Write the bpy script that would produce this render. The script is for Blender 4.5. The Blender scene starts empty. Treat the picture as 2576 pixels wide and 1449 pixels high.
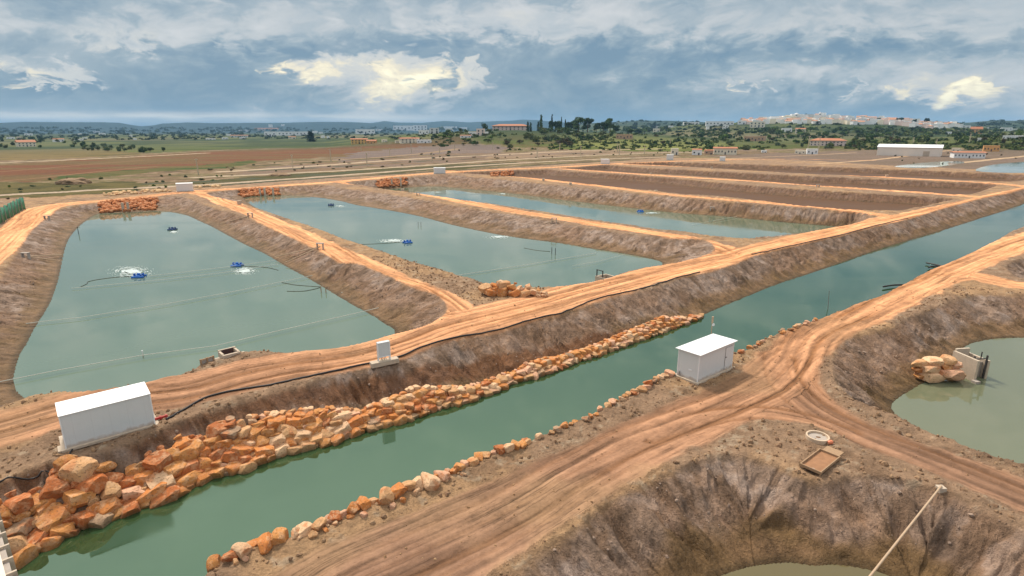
import bpy, bmesh, math, random
import numpy as np
from mathutils import Vector, Matrix
random.seed(7)
rng = np.random.default_rng(7)
R = math.radians
scene = bpy.context.scene
COL = scene.collection

# ------------------------------------------------------------------ camera
CAM_H, FOC, W0, CU, CV, VH = 20.0, 1450.0, 2576.0, 1288.0, 724.5, 325.0
PITCH = math.atan((CV - VH) / FOC)
cd = bpy.data.cameras.new('camera')
cam = bpy.data.objects.new('camera', cd); COL.objects.link(cam)
cam.location = (0, 0, CAM_H)
cam.rotation_euler = (math.pi / 2 - PITCH, 0, 0)
cd.sensor_width = 36.0
cd.lens = 36.0 * FOC / W0
cd.clip_start = 0.3; cd.clip_end = 60000
scene.camera = cam

# ------------------------------------------------------------------ exposure
scene.view_settings.view_transform = 'Standard'
scene.view_settings.look = 'None'
scene.view_settings.gamma = 1.0
scene.view_settings.exposure = 0.55
scene.cycles.volume_bounces = 0
scene.cycles.max_bounces = 6
scene.cycles.use_denoising = True

# ------------------------------------------------------------------ node helper
class NT:
    def __init__(s, tree):
        s.t = tree; s.n = tree.nodes; s.l = tree.links
    def new(s, typ, **kw):
        n = s.n.new(typ)
        for k, v in kw.items(): setattr(n, k, v)
        return n
    def put(s, sock, v):
        if isinstance(v, bpy.types.NodeSocket): s.l.new(v, sock)
        else: sock.default_value = v
    def m(s, op, a, b=None, c=None, clamp=False):
        n = s.n.new('ShaderNodeMath'); n.operation = op; n.use_clamp = clamp
        s.put(n.inputs[0], a)
        if b is not None: s.put(n.inputs[1], b)
        if c is not None: s.put(n.inputs[2], c)
        return n.outputs[0]
    def ss(s, x, lo, hi, a=0.0, b=1.0):
        n = s.n.new('ShaderNodeMapRange'); n.interpolation_type = 'SMOOTHSTEP'
        s.put(n.inputs[0], x); s.put(n.inputs[1], lo); s.put(n.inputs[2], hi)
        n.inputs[3].default_value = a; n.inputs[4].default_value = b
        return n.outputs[0]
    def noise(s, vec, scale, detail=6, rough=0.55, dist=0.0, lac=2.0):
        n = s.n.new('ShaderNodeTexNoise')
        if vec is not None: s.l.new(vec, n.inputs['Vector'])
        n.inputs['Scale'].default_value = scale; n.inputs['Detail'].default_value = detail
        n.inputs['Roughness'].default_value = rough; n.inputs['Distortion'].default_value = dist
        n.inputs['Lacunarity'].default_value = lac
        return n.outputs['Fac']
    def mix(s, f, a, b, blend='MIX'):
        n = s.n.new('ShaderNodeMix'); n.data_type = 'RGBA'; n.blend_type = blend
        s.put(n.inputs[0], f)
        for k, v in ((6, a), (7, b)):
            if isinstance(v, tuple) and len(v) == 3: v = v + (1,)
            s.put(n.inputs[k], v)
        return n.outputs[2]
    def ramp(s, f, stops, interp='LINEAR'):
        n = s.n.new('ShaderNodeValToRGB'); cr = n.color_ramp; cr.interpolation = interp
        while len(cr.elements) < len(stops): cr.elements.new(0.5)
        for e, (p, c) in zip(cr.elements, stops):
            e.position = p; e.color = tuple(c) + (1,) if len(c) == 3 else c
        s.put(n.inputs[0], f)
        return n.outputs[0]
    def mapping(s, vec, scale=(1, 1, 1), loc=(0, 0, 0), rot=(0, 0, 0)):
        n = s.n.new('ShaderNodeMapping'); s.l.new(vec, n.inputs[0])
        n.inputs['Scale'].default_value = scale; n.inputs['Location'].default_value = loc; n.inputs['Rotation'].default_value = rot
        return n.outputs[0]
    def comb(s, x, y, z):
        n = s.n.new('ShaderNodeCombineXYZ')
        for i, v in enumerate((x, y, z)): s.put(n.inputs[i], v)
        return n.outputs[0]
    def sep(s, v):
        n = s.n.new('ShaderNodeSeparateXYZ'); s.l.new(v, n.inputs[0]); return n.outputs
    def vmul(s, v, k):
        n = s.n.new('ShaderNodeVectorMath'); n.operation = 'SCALE'; s.put(n.inputs[0], v if isinstance(v, bpy.types.NodeSocket) else tuple(v)[:3]); s.put(n.inputs[3], k)
        return n.outputs[0]

# ------------------------------------------------------------------ sky and sun
SUN_EL, SUN_AZ = R(52), R(-35)          # azimuth measured from +Y towards +X
world = bpy.data.worlds.new("World"); scene.world = world; world.use_nodes = True
def pix_dir(u, v):
    c, s = math.cos(PITCH), math.sin(PITCH)
    x, y = (u - CU) / FOC, -(v - CV) / FOC
    return Vector((x, c + y * s, -s + y * c)).normalized()
def az_el(u, v):
    d = pix_dir(u, v)
    return math.atan2(d.x, d.y), math.asin(d.z)
def build_sky():
    N = NT(world.node_tree); N.n.clear()
    out = N.new('ShaderNodeOutputWorld'); bg = N.new('ShaderNodeBackground')
    tc = N.new('ShaderNodeTexCoord'); d = tc.outputs['Generated']
    x, y, z = N.sep(d)
    el = N.m('ARCSINE', z); az = N.m('ARCTAN2', x, y)
    sky = N.new('ShaderNodeTexSky'); sky.sky_type = 'NISHITA'; sky.sun_disc = False
    sky.sun_elevation = SUN_EL; sky.sun_rotation = SUN_AZ
    sky.air_density = 1.0; sky.dust_density = 1.5
    skyc = N.vmul(sky.outputs[0], 0.09)
    # cloud coordinates: flattened towards the horizon like a real layer
    p = N.comb(N.m('MULTIPLY', az, 6.0), N.m('MULTIPLY', el, 13.0), 3.7)
    warp = N.noise(N.mapping(p, (1, 1, 1), (9, 4, 2)), 1.1, 4, 0.5)
    wv = N.comb(N.m('MULTIPLY_ADD', warp, 1.0, az), N.m('MULTIPLY_ADD', warp, 0.5, el), 0.0)
    p2 = N.new('ShaderNodeVectorMath', operation='ADD'); N.l.new(p, p2.inputs[0]); N.l.new(wv, p2.inputs[1]); p2 = p2.outputs[0]
    n1 = N.noise(p2, 0.8, 8, 0.48, 0.15)
    n2 = N.noise(N.mapping(p2, (1, 1, 1), (5, 11, 3)), 2.0, 8, 0.52, 0.15)
    n3 = N.noise(N.mapping(p2, (1, 1.0, 1), (15, 1, 8)), 5.0, 7, 0.55, 0.15)
    base = N.m('ADD', N.m('MULTIPLY', n1, 0.6), N.m('ADD', N.m('MULTIPLY', n2, 0.42), N.m('MULTIPLY', n3, 0.16)))
    azw = N.m('ADD', az, N.m('ADD', N.m('MULTIPLY_ADD', n2, 0.26, -0.13), N.m('MULTIPLY_ADD', n3, 0.14, -0.07)))
    n4 = N.noise(N.mapping(p2, (1, 1, 1), (3, 21, 4)), 3.6, 9, 0.6, 0.3)
    elw = N.m('ADD', el, N.m('ADD', N.m('MULTIPLY_ADD', n4, 0.07, -0.035), N.m('MULTIPLY_ADD', n3, 0.05, -0.025)))
    def blob(u, v, wu, wv_, k=1.0):
        a, e = az_el(u, v)
        da = N.m('DIVIDE', N.m('SUBTRACT', azw, a), wu / FOC); de = N.m('DIVIDE', N.m('SUBTRACT', elw, e), wv_ / FOC)
        r2 = N.m('ADD', N.m('MULTIPLY', da, da), N.m('MULTIPLY', de, de))
        return N.m('MULTIPLY', N.m('EXPONENT', N.m('MULTIPLY', r2, -1.0)), k)
    def total(lst):
        t = lst[0]
        for q in lst[1:]: t = N.m('ADD', t, q)
        return t
    # a pale high layer behind, torn blue grey cloud in front of it
    mass = total([blob(*q) for q in DARKS + LIGHTS])
    gap = total([blob(*q) for q in GAPS])
    b1 = N.m('ADD', N.m('MULTIPLY', n1, 0.55), N.m('ADD', N.m('MULTIPLY', n2, 0.50), N.m('MULTIPLY', n3, 0.22)))
    back = N.ramp(N.m('ADD', N.m('MULTIPLY', n2, 0.7), N.m('ADD', N.m('MULTIPLY', n3, 0.35), N.m('MULTIPLY', gap, 0.25))),
                  [(0.34, (0.31, 0.355, 0.385)), (0.52, (0.41, 0.43, 0.44)), (0.66, (0.50, 0.49, 0.455)), (0.74, (0.70, 0.62, 0.455)), (0.86, (0.95, 0.86, 0.60))])
    fshade = N.m('ADD', N.m('MULTIPLY_ADD', n2, 1.1, -0.05), N.m('ADD', N.m('MULTIPLY_ADD', n3, 0.55, -0.27), N.m('MULTIPLY', mass, 1.35)))
    front = N.ramp(fshade, [(0.12, (0.122, 0.195, 0.265)), (0.34, (0.182, 0.248, 0.302)), (0.52, (0.255, 0.310, 0.348)), (0.66, (0.365, 0.392, 0.408)), (0.88, (0.46, 0.468, 0.470))])
    cov = N.m('SUBTRACT', N.m('ADD', b1, 0.02), N.m('ADD', N.m('MULTIPLY', mass, 1.15), N.m('MULTIPLY', gap, 0.62)))
    c = N.mix(N.ss(cov, 0.36, 0.62), back, front)
    # pale strip over the horizon
    hor = N.m('MULTIPLY', N.m('EXPONENT', N.m('MULTIPLY', N.m('POWER', N.m('DIVIDE', N.m('SUBTRACT', el, 0.0170), 0.0062), 2.0), -1.0)),
              N.m('MULTIPLY', N.ss(az, 0.06, -0.30), N.ss(N.noise(N.mapping(p, (0.6, 2.5, 1)), 1.5, 4), 0.25, 0.6)))
    c = N.mix(N.m('MULTIPLY', hor, 1.0, clamp=True), c, (0.78, 0.71, 0.61))
    c = N.mix(0.06, c, skyc)
    # brighter overcast dome overhead
    up = N.ss(z, 0.22, 0.85, 1.0, OVERHEAD)
    c = N.mix(N.ss(z, 0.25, 0.6, 0.0, 0.75), c, (0.66, 0.63, 0.59))
    c = N.vmul(c, up)
    c = N.vmul(c, N.ss(z, -0.06, 0.0, 0.35, 1.0))
    N.l.new(c, bg.inputs[0]); bg.inputs[1].default_value = 1.0
    N.l.new(bg.outputs[0], out.inputs[0])
OVERHEAD = 1.4
DARKS = [(430, 190, 250, 75, -0.26), (20, 205, 70, 40, -0.20), (560, 260, 260, 30, -0.16), (1500, 190, 270, 80, -0.24), (1130, 225, 70, 32, -0.22), (1950, 140, 380, 34, -0.16), (300, 25, 420, 38, -0.06),
         (1950, 275, 450, 34, -0.12), (1000, 120, 300, 26, -0.14), (1300, 285, 260, 20, -0.14), (620, 150, 150, 30, -0.12), (2200, 130, 300, 16, -0.08)]
LIGHTS = [(400, 85, 260, 40, 0.24), (700, 70, 200, 30, 0.10), (1330, 75, 200, 34, 0.22), (1720, 178, 200, 18, 0.16), (90, 165, 120, 40, 0.20), (820, 262, 300, 26, 0.16), (2280, 190, 330, 40, 0.14),
          (1150, 45, 300, 25, 0.10), (2450, 60, 320, 50, 0.12), (1900, 60, 300, 40, 0.08), (1450, 35, 180, 25, 0.12), (2480, 280, 200, 25, 0.10)]
GAPS = [(985, 185, 200, 48, 0.8), (720, 172, 50, 18, 0.55), (1140, 190, 60, 40, 0.4), (2395, 230, 85, 22, 1.2), (2520, 212, 80, 8, 0.5), (950, 230, 160, 24, 0.34), (820, 165, 60, 20, 0.4),
        (1890, 212, 30, 9, 0.5), (2120, 235, 12, 22, 0.45), (1465, 277, 18, 7, 0.5), (2290, 205, 18, 10, 0.4), (30, 215, 12, 9, 0.5), (110, 185, 80, 22, 0.42), (330, 100, 140, 22, 0.36), (60, 190, 50, 26, 0.4)]
build_sky()
sd = bpy.data.lights.new('sun', 'SUN'); sun = bpy.data.objects.new('sun', sd); COL.objects.link(sun)
sd.energy = 2.75; sd.angle = R(9); sd.color = (1.0, 0.90, 0.76)
sv = Vector((math.sin(SUN_AZ) * math.cos(SUN_EL), math.cos(SUN_AZ) * math.cos(SUN_EL), math.sin(SUN_EL)))
sun.rotation_euler = sv.to_track_quat('Z', 'Y').to_euler()

# ------------------------------------------------------------------ object helpers
def tag(o, label=None, cat=None, group=None, kind=None):
    if label: o['label'] = label
    if cat: o['category'] = cat
    if group: o['group'] = group
    if kind: o['kind'] = kind
    return o
def mesh_np(name, V, F, mat=None, smooth=True):
    me = bpy.data.meshes.new(name)
    V = np.asarray(V, np.float32); F = np.asarray(F, np.int32)
    me.vertices.add(len(V)); me.vertices.foreach_set('co', V.ravel())
    k = F.shape[1]
    me.loops.add(F.size); me.loops.foreach_set('vertex_index', F.ravel())
    me.polygons.add(len(F)); me.polygons.foreach_set('loop_start', np.arange(0, F.size, k, dtype=np.int32))
    me.polygons.foreach_set('loop_total', np.full(len(F), k, np.int32))
    me.polygons.foreach_set('use_smooth', np.full(len(F), smooth))
    if mat: me.materials.append(mat)
    me.update(calc_edges=True)
    return me
def link(name, me, parent=None, loc=None):
    o = bpy.data.objects.new(name, me); COL.objects.link(o)
    if parent: o.parent = parent
    if loc is not None: o.location = loc
    return o
def empty(name, loc=(0, 0, 0), rz=0.0):
    o = bpy.data.objects.new(name, None); COL.objects.link(o); o.location = loc; o.rotation_euler = (0, 0, rz)
    o.empty_display_size = 0.2
    return o
class MB:
    """collects simple solids into one mesh"""
    def __init__(s): s.bm = bmesh.new()
    def box(s, c, size, rz=0.0, rot=None, bevel=0.0):
        M = Matrix.Translation(c) @ (rot.to_4x4() if rot else Matrix.Rotation(rz, 4, 'Z')) @ Matrix.Diagonal((*size, 1))
        r = bmesh.ops.create_cube(s.bm, size=1.0, matrix=M)
        if bevel:
            es = list({e for v in r['verts'] for e in v.link_edges})
            bmesh.ops.bevel(s.bm, geom=es, offset=bevel, segments=1, affect='EDGES')
        return s
    def bar(s, a, b, ra, rb=None, n=8):
        a, b = Vector(a), Vector(b); d = b - a
        M = Matrix.Translation((a + b) / 2) @ d.to_track_quat('Z', 'Y').to_matrix().to_4x4()
        bmesh.ops.create_cone(s.bm, cap_ends=True, segments=n, radius1=ra, radius2=ra if rb is None else rb, depth=d.length, matrix=M)
        return s
    def tube(s, pts, r, n=6):
        pts = [Vector(p) for p in pts]; rings = []
        for i, p in enumerate(pts):
            t = (pts[min(i + 1, len(pts) - 1)] - pts[max(i - 1, 0)]).normalized()
            side = t.cross(Vector((0, 0, 1)));
            side = side.normalized() if side.length > 1e-4 else Vector((1, 0, 0))
            up = side.cross(t)
            rings.append([s.bm.verts.new(p + (side * math.cos(2 * math.pi * k / n) + up * math.sin(2 * math.pi * k / n)) * r) for k in range(n)])
        for a, b in zip(rings, rings[1:]):
            for k in range(n): s.bm.faces.new((a[k], a[(k + 1) % n], b[(k + 1) % n], b[k]))
        s.bm.faces.new(rings[0]); s.bm.faces.new(rings[-1][::-1])
        return s
    def poly(s, pts, faces):
        vs = [s.bm.verts.new(p) for p in pts]
        for f in faces: s.bm.faces.new([vs[i] for i in f])
        return s
    def me(s, name, mat=None, smooth=False):
        bmesh.ops.recalc_face_normals(s.bm, faces=s.bm.faces)
        me = bpy.data.meshes.new(name); s.bm.to_mesh(me); s.bm.free()
        for m in (mat if isinstance(mat, (list, tuple)) else [mat]):
            if m: me.materials.append(m)
        if smooth: me.polygons.foreach_set('use_smooth', [True] * len(me.polygons))
        return me
    def build(s, name, mat=None, parent=None, smooth=False):
        return link(name, s.me(name, mat, smooth), parent)
def copy_tree(o, parent=None):
    c = o.copy(); COL.objects.link(c); c.parent = parent
    for ch in o.children: copy_tree(ch, c)
    return c

# ------------------------------------------------------------------ simple materials
def mat_basic(name, col, rough=0.7, var=0.15, scale=3.0, metal=0.0, bump=0.0, spec=0.4, objcol=False, grime=False):
    m = bpy.data.materials.new(name); m.use_nodes = True
    N = NT(m.node_tree); b = N.n['Principled BSDF']
    tc = N.new('ShaderNodeTexCoord'); co = tc.outputs['Object']
    n1 = N.noise(co, scale, 5, 0.6)
    c = tuple(col) + (1,)
    if objcol: c = N.new('ShaderNodeObjectInfo').outputs['Color']
    k = N.m('MULTIPLY_ADD', n1, 2 * var, 1 - var)
    cc = N.vmul(c, k)
    if grime:
        x, y, z = N.sep(co); h_ = N.m('ADD', z, N.m('MULTIPLY', N.noise(co, 2.4, 4, 0.6), -0.55))
        cc = N.mix(N.m('MULTIPLY', N.ss(h_, 0.16, -0.12), 0.6), cc, (0.36, 0.24, 0.15))
        cc = N.mix(N.m('MULTIPLY', N.ss(N.noise(N.mapping(co, (3.0, 3.0, 0.25)), 2.0, 5, 0.6), 0.58, 0.74), 0.13), cc, (0.42, 0.37, 0.31))
        fx = N.m('ABSOLUTE', N.m('SUBTRACT', N.m('FRACT', N.m('ADD', x, 0.42)), 0.5)); cc = N.mix(N.m('MULTIPLY', N.ss(fx, 0.485, 0.497), 0.16), cc, (0.2, 0.2, 0.2))
    N.l.new(cc, b.inputs['Base Color'])
    b.inputs['Roughness'].default_value = rough; b.inputs['Metallic'].default_value = metal
    b.inputs['Specular IOR Level'].default_value = spec
    if bump:
        bp = N.new('ShaderNodeBump'); bp.inputs['Strength'].default_value = bump; bp.inputs['Distance'].default_value = 0.05
        N.l.new(N.noise(co, scale * 4, 6, 0.65), bp.inputs['Height']); N.l.new(bp.outputs[0], b.inputs['Normal'])
    return m
# ------------------------------------------------------------------ ground plan
def P(u, v, z=0.0):
    """plan point at height z along the sight line (u, v) of the survey photograph"""
    d = pix_dir(u, v); t = (z - CAM_H) / d.z
    return (d.x * t, d.y * t)
def PL(pts, z=0.0): return np.array([P(u, v, z) for u, v in pts])
def smooth_line(p, closed=True, k=4):
    p = np.asarray(p, float); n = len(p); out = []
    for i in range(n if closed else n - 1):
        if closed: a, b, c, d = p[(i - 1) % n], p[i], p[(i + 1) % n], p[(i + 2) % n]
        else: a, b, c, d = p[max(i - 1, 0)], p[i], p[i + 1], p[min(i + 2, n - 1)]
        for j in range(k):
            t = j / k
            out.append(0.5 * ((2 * b) + (c - a) * t + (2 * a - 5 * b + 4 * c - d) * t * t + (3 * b - a - 3 * c + d) * t ** 3))
    if not closed: out.append(p[-1])
    return np.array(out)
def q3(L): return [(x / 3.0, 402.5 + y / 3.0) for x, y in L]
def q4(L): return [(858.7 + x / 3.0, 402.5 + y / 3.0) for x, y in L]
def q5(L): return [(1717.3 + x / 3.0, 402.5 + y / 3.0) for x, y in L]
def q6(L): return [(x / 2.571, 885.5 + y / 2.571) for x, y in L]
def q7(L): return [(858.7 + x / 2.571, 885.5 + y / 2.571) for x, y in L]
def q8(L): return [(1717.3 + x / 2.571, 885.5 + y / 2.571) for x, y in L]
def qf(L): return [(1207.5 + x / 4.8, 375.7 + y / 4.8) for x, y in L]
def qr(L): return [(2012.5 + x / 4.571, 375.7 + y / 4.571) for x, y in L]

POND = {}
W1, W3, WC, WR = -2.2, -3.5, -2.9, -2.7
W4 = -2.4
POND['a'] = dict(w=W1,
    crest=PL([(-120, 800), (0, 690)] + q3([(60, 770), (150, 640), (240, 520), (350, 430), (450, 370), (600, 340), (900, 305), (1200, 285), (1400, 275), (1500, 320), (1700, 385), (1850, 430), (2000, 490), (2200, 580), (2450, 700), (2576, 770)])
       + q4([(130, 775), (300, 840), (560, 960), (720, 1000), (800, 1075), (805, 1150), (700, 1230), (600, 1270), (430, 1312), (250, 1360)])
       + [(870, 874), (800, 883), (720, 889), (640, 886), (590, 893), (520, 915), (470, 938), (375, 962), (330, 970), (218, 987), (144, 990), (60, 1003), (-20, 1030), (-120, 1040), (-250, 950)]),
    water=PL([(87, 826), (123, 769), (140, 726), (150, 692), (160, 642), (173, 602), (197, 572)] + q3([(650, 460), (720, 415), (800, 403), (1000, 396), (1180, 387), (1300, 395), (1400, 415), (1500, 460), (1600, 505), (1700, 560), (1850, 640), (2000, 710), (2150, 800), (2300, 880), (2420, 950), (2576, 1045)])
       + q4([(150, 1130), (250, 1185), (330, 1240), (400, 1285)]) + [(985, 862), (930, 880), (860, 897), (780, 908), (700, 914), (600, 920), (520, 945), (440, 975), (330, 1000), (200, 1020), (110, 1020), (70, 1006), (43, 983), (35, 959), (37, 936), (45, 909), (54, 885), (67, 866)], W1))
POND['b'] = dict(w=W1,
    crest=PL(q3([(1540, 250), (1800, 225), (2000, 205), (2200, 195), (2480, 185), (2576, 208)]) + q4([(300, 245), (560, 285), (800, 330), (1000, 365), (1250, 400), (1600, 455), (1800, 500), (2000, 530), (2200, 560), (2400, 580)])
       + q5([(0, 590), (100, 588), (190, 602), (260, 650), (240, 690), (150, 728), (0, 766)]) + q4([(2500, 782), (2350, 805), (2200, 832), (2050, 882), (1900, 922), (1750, 947), (1600, 963), (1450, 966), (1300, 962), (1100, 945), (1000, 905), (900, 878), (700, 818), (500, 758), (300, 688), (100, 623)])
       + q3([(2576, 590), (2400, 520), (2100, 420), (1800, 320)])),
    water=PL(q3([(1850, 300), (1880, 275), (2100, 268), (2300, 275), (2450, 290), (2576, 312)]) + q4([(100, 338), (200, 355), (400, 388), (600, 428), (800, 482), (1000, 527), (1200, 567), (1400, 597), (1640, 627), (1900, 672), (2100, 702), (2300, 740), (2420, 775), (2380, 830), (2230, 862), (2050, 915), (1900, 955), (1750, 980), (1600, 997), (1450, 1000), (1300, 992), (1130, 965), (1000, 920), (800, 870), (500, 780), (300, 710), (100, 645)]) + q3([(2500, 585), (2300, 510), (2100, 440), (1950, 370)]), W1))
POND['c'] = dict(w=W3,
    crest=PL(q4([(20, 168), (200, 155), (500, 130), (700, 115), (830, 110), (1000, 125), (1300, 150), (1600, 185), (1900, 215), (2200, 245), (2576, 283)]) + q5([(300, 312), (700, 345), (1000, 370), (1200, 385), (1380, 398), (1430, 428), (1300, 480), (1150, 507), (1000, 537), (850, 562), (700, 586), (500, 592), (350, 587), (150, 567)])
       + q4([(2576, 542), (2400, 522), (2100, 482), (1800, 437), (1500, 387), (1200, 342), (900, 302), (600, 257), (300, 217)])),
    water=PL(q4([(300, 228), (500, 210), (700, 200), (1000, 225), (1300, 255), (1600, 295), (1900, 330), (2200, 365), (2576, 405)]) + q5([(300, 425), (700, 465), (1000, 490), (1180, 505), (1220, 520), (1000, 560), (850, 585), (700, 606), (500, 612), (300, 602)]) + q4([(2576, 570), (2200, 515), (1800, 460), (1500, 410), (1200, 362), (900, 320), (600, 275), (400, 245)]), W3))
POND['d'] = dict(w=W4,
    crest=PL(q4([(850, 95), (1100, 85), (1300, 78), (1560, 70), (1640, 80), (2000, 100), (2300, 120), (2576, 143)]) + q5([(300, 172), (600, 197), (1000, 227), (1400, 252), (1700, 267), (1900, 277), (2060, 290), (1950, 320), (1850, 342), (1700, 371), (1600, 381), (1300, 377), (1000, 352), (700, 322), (300, 277)]) + q4([(2576, 257), (2400, 237), (2000, 197), (1600, 152), (1200, 117)])), off=3.8)
POND['e'] = dict(w=W4,
    crest=PL(qf([(960, 226), (1200, 212), (1470, 190), (1620, 192), (1900, 214), (2100, 227), (2576, 250)]) + qr([(0, 302), (500, 322), (1000, 342), (1500, 362), (2000, 382), (2300, 405), (2200, 440), (2000, 508), (1800, 521), (1500, 498), (1000, 463), (500, 433), (0, 403)]) + qf([(2576, 322), (1900, 288), (1400, 256)])), off=3.5)
POND['f'] = dict(w=W4,
    crest=PL(qf([(1720, 172), (2000, 158), (2250, 150), (2576, 158)]) + qr([(200, 196), (700, 214), (1200, 232), (1700, 252), (2200, 275), (2576, 288), (2720, 330), (2420, 370), (2000, 357), (1500, 337), (1000, 317), (500, 297), (0, 277)]) + qf([(2576, 214), (2100, 190)])), off=3.3)
POND['g'] = dict(w=WR, crest=PL([(2091, 909), (2098, 955), (2126, 990), (2165, 1014), (2211, 1029), (2262, 1053), (2336, 1086), (2417, 1119), (2495, 1146), (2576, 1175), (2750, 1235), (2950, 1200), (3050, 1000), (2900, 800), (2700, 748), (2576, 741), (2517, 739), (2450, 741), (2384, 756), (2350, 772), (2317, 786), (2267, 803), (2217, 832), (2150, 842), (2105, 865)]),
    water=PL([(2800, 850), (2576, 850), (2500, 853), (2440, 866), (2410, 890), (2380, 930), (2320, 965), (2290, 983), (2262, 1000), (2245, 1016), (2248, 1035), (2300, 1092), (2400, 1140), (2576, 1205), (2750, 1265), (2900, 1190), (2950, 1000)], WR))
POND['h'] = dict(w=WR, crest=PL([(1290, 1560), (1286, 1449), (1364, 1372), (1442, 1325), (1500, 1275), (1578, 1236), (1656, 1197), (1717, 1174), (1795, 1150), (1873, 1152), (1960, 1172), (2020, 1202), (2070, 1212), (2120, 1200), (2184, 1195), (2300, 1216), (2378, 1236), (2456, 1270), (2576, 1325), (2800, 1450), (2800, 1700), (2300, 1900), (1700, 1900), (1400, 1750)]),
    water=PL([(1720, 1520), (1790, 1462), (1850, 1436), (1912, 1422), (1990, 1416), (2048, 1424), (2106, 1421), (2203, 1438), (2290, 1470), (2420, 1540), (2400, 1750), (2000, 1850), (1700, 1750)], WR))
POND['i'] = dict(w=WR, crest=PL([(2530, 667), (2560, 655), (2620, 640), (2750, 630), (2850, 660), (2800, 700), (2650, 705), (2570, 700), (2540, 688)]), off=6.0)
# canal: both crests, both waterlines
cl_crest = PL([(-560, 1400), (-300, 1330), (-100, 1260)]) if False else None
can_l_crest = [(-420, 1330), (-200, 1260), (0, 1205), (120, 1160)] + q6([(420, 720), (620, 650), (800, 600), (1000, 520), (1200, 430), (1500, 330), (1800, 250)]) + [(800, 952), (900, 925), (1000, 905)] + q4([(700, 1392), (900, 1338), (1100, 1306), (1300, 1256), (1500, 1198), (1700, 1146), (1900, 1066), (2100, 1016), (2300, 970), (2450, 925)]) + q5([(0, 882), (130, 852), (350, 792), (520, 722), (640, 692), (850, 642), (1200, 567), (1400, 512), (1700, 442), (2000, 352), (2300, 277), (2576, 217)]) + [(2750, 420), (3000, 362)]
can_l_water = [(-500, 1560), (-250, 1470)] + q6([(0, 1390), (150, 1335), (350, 1215), (500, 1160), (620, 1115), (830, 1015), (980, 985), (1100, 935), (1220, 870), (1380, 805), (1550, 770), (1700, 700), (1900, 640), (2050, 605)]) + q7([(0, 555), (200, 490), (400, 440), (600, 370), (750, 330), (900, 280), (1100, 200), (1300, 140), (1500, 65), (1700, 0)]) + q5([(0, 1235), (200, 1150), (400, 1065), (560, 1000), (750, 925), (1000, 845), (1250, 757), (1500, 670), (1750, 595), (2000, 520), (2250, 440), (2450, 378), (2576, 330)]) + [(2750, 455), (3000, 385)]
can_r_crest = [(520, 1600)] + q6([(1340, 1450), (1560, 1300), (1800, 1240), (1950, 1190), (2208, 1070)]) + q7([(150, 1000), (350, 920), (520, 860), (700, 780), (900, 700), (1050, 640), (1200, 590), (1350, 520), (1500, 470), (1650, 390), (1800, 310), (1950, 230), (2050, 170), (2200, 135)]) + q5([(300, 1490), (480, 1440), (600, 1372), (800, 1282), (1000, 1212), (1150, 1152), (1300, 1092), (1500, 1022), (1700, 922), (1850, 842), (2000, 782), (2200, 692), (2400, 592), (2500, 532), (2576, 502)]) + [(2750, 500), (3000, 402)]
CL, CLW = smooth_line(PL(can_l_crest), False, 3), smooth_line(PL(can_l_water, WC), False, 3)
CR = smooth_line(PL(can_r_crest), False, 3)
def offset(line, d):
    t = np.gradient(line, axis=0); t /= np.linalg.norm(t, axis=1)[:, None] + 1e-9
    return line + np.stack([-t[:, 1], t[:, 0]], 1) * d
CRW = offset(CR, 1.9)
POND['canal'] = dict(w=WC, crest_s=np.concatenate([CL, CR[::-1]]), water_s=np.concatenate([CLW, CRW[::-1]]))

def seg_dist(px, py, line, closed=True):
    """distance, arc length and index of the nearest point on a polyline"""
    A = line; B = np.roll(line, -1, 0)
    if not closed: A, B = A[:-1], B[:-1]
    best = np.full(px.shape, 1e18); arc = np.zeros(px.shape); sgn = np.zeros(px.shape); s0 = 0.0
    for (ax, ay), (bx, by) in zip(A, B):
        dx, dy = bx - ax, by - ay; L2 = dx * dx + dy * dy + 1e-12; L = math.sqrt(L2)
        t = np.clip(((px - ax) * dx + (py - ay) * dy) / L2, 0, 1)
        ex, ey = px - ax - t * dx, py - ay - t * dy
        d2 = ex * ex + ey * ey; m = d2 < best
        best[m] = d2[m]; arc[m] = s0 + t[m] * L; sgn[m] = (dx * ey - dy * ex)[m]
        s0 += L
    return np.sqrt(best), arc, np.sign(sgn)
def inside(px, py, line):
    c = np.zeros(px.shape, bool); x0, y0 = line[-1]
    for x1, y1 in line:
        if y0 != y1:
            k = ((y0 > py) != (y1 > py)) & (px < (x1 - x0) * (py - y0) / (y1 - y0) + x0)
            c ^= k
        x0, y0 = x1, y1
    return c
def inset(line, d):
    A = 0.5 * np.sum(line[:, 0] * np.roll(line[:, 1], -1) - np.roll(line[:, 0], -1) * line[:, 1])
    n = len(line); t = np.roll(line, -1, 0) - np.roll(line, 1, 0); t /= np.linalg.norm(t, axis=1)[:, None] + 1e-9
    nrm = np.stack([-t[:, 1], t[:, 0]], 1) * (1 if A > 0 else -1)
    q = line + nrm * d
    dd, _, _ = seg_dist(q[:, 0], q[:, 1], line); ok = (dd > d * 0.93) & inside(q[:, 0], q[:, 1], line)
    return q[ok]
for k, p in POND.items():
    if 'crest_s' not in p: p['crest_s'] = smooth_line(p['crest'], True, 3)
    if 'water_s' not in p: p['water_s'] = inset(p['crest_s'], p['off']) if 'off' in p else smooth_line(p['water'], True, 3)

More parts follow.
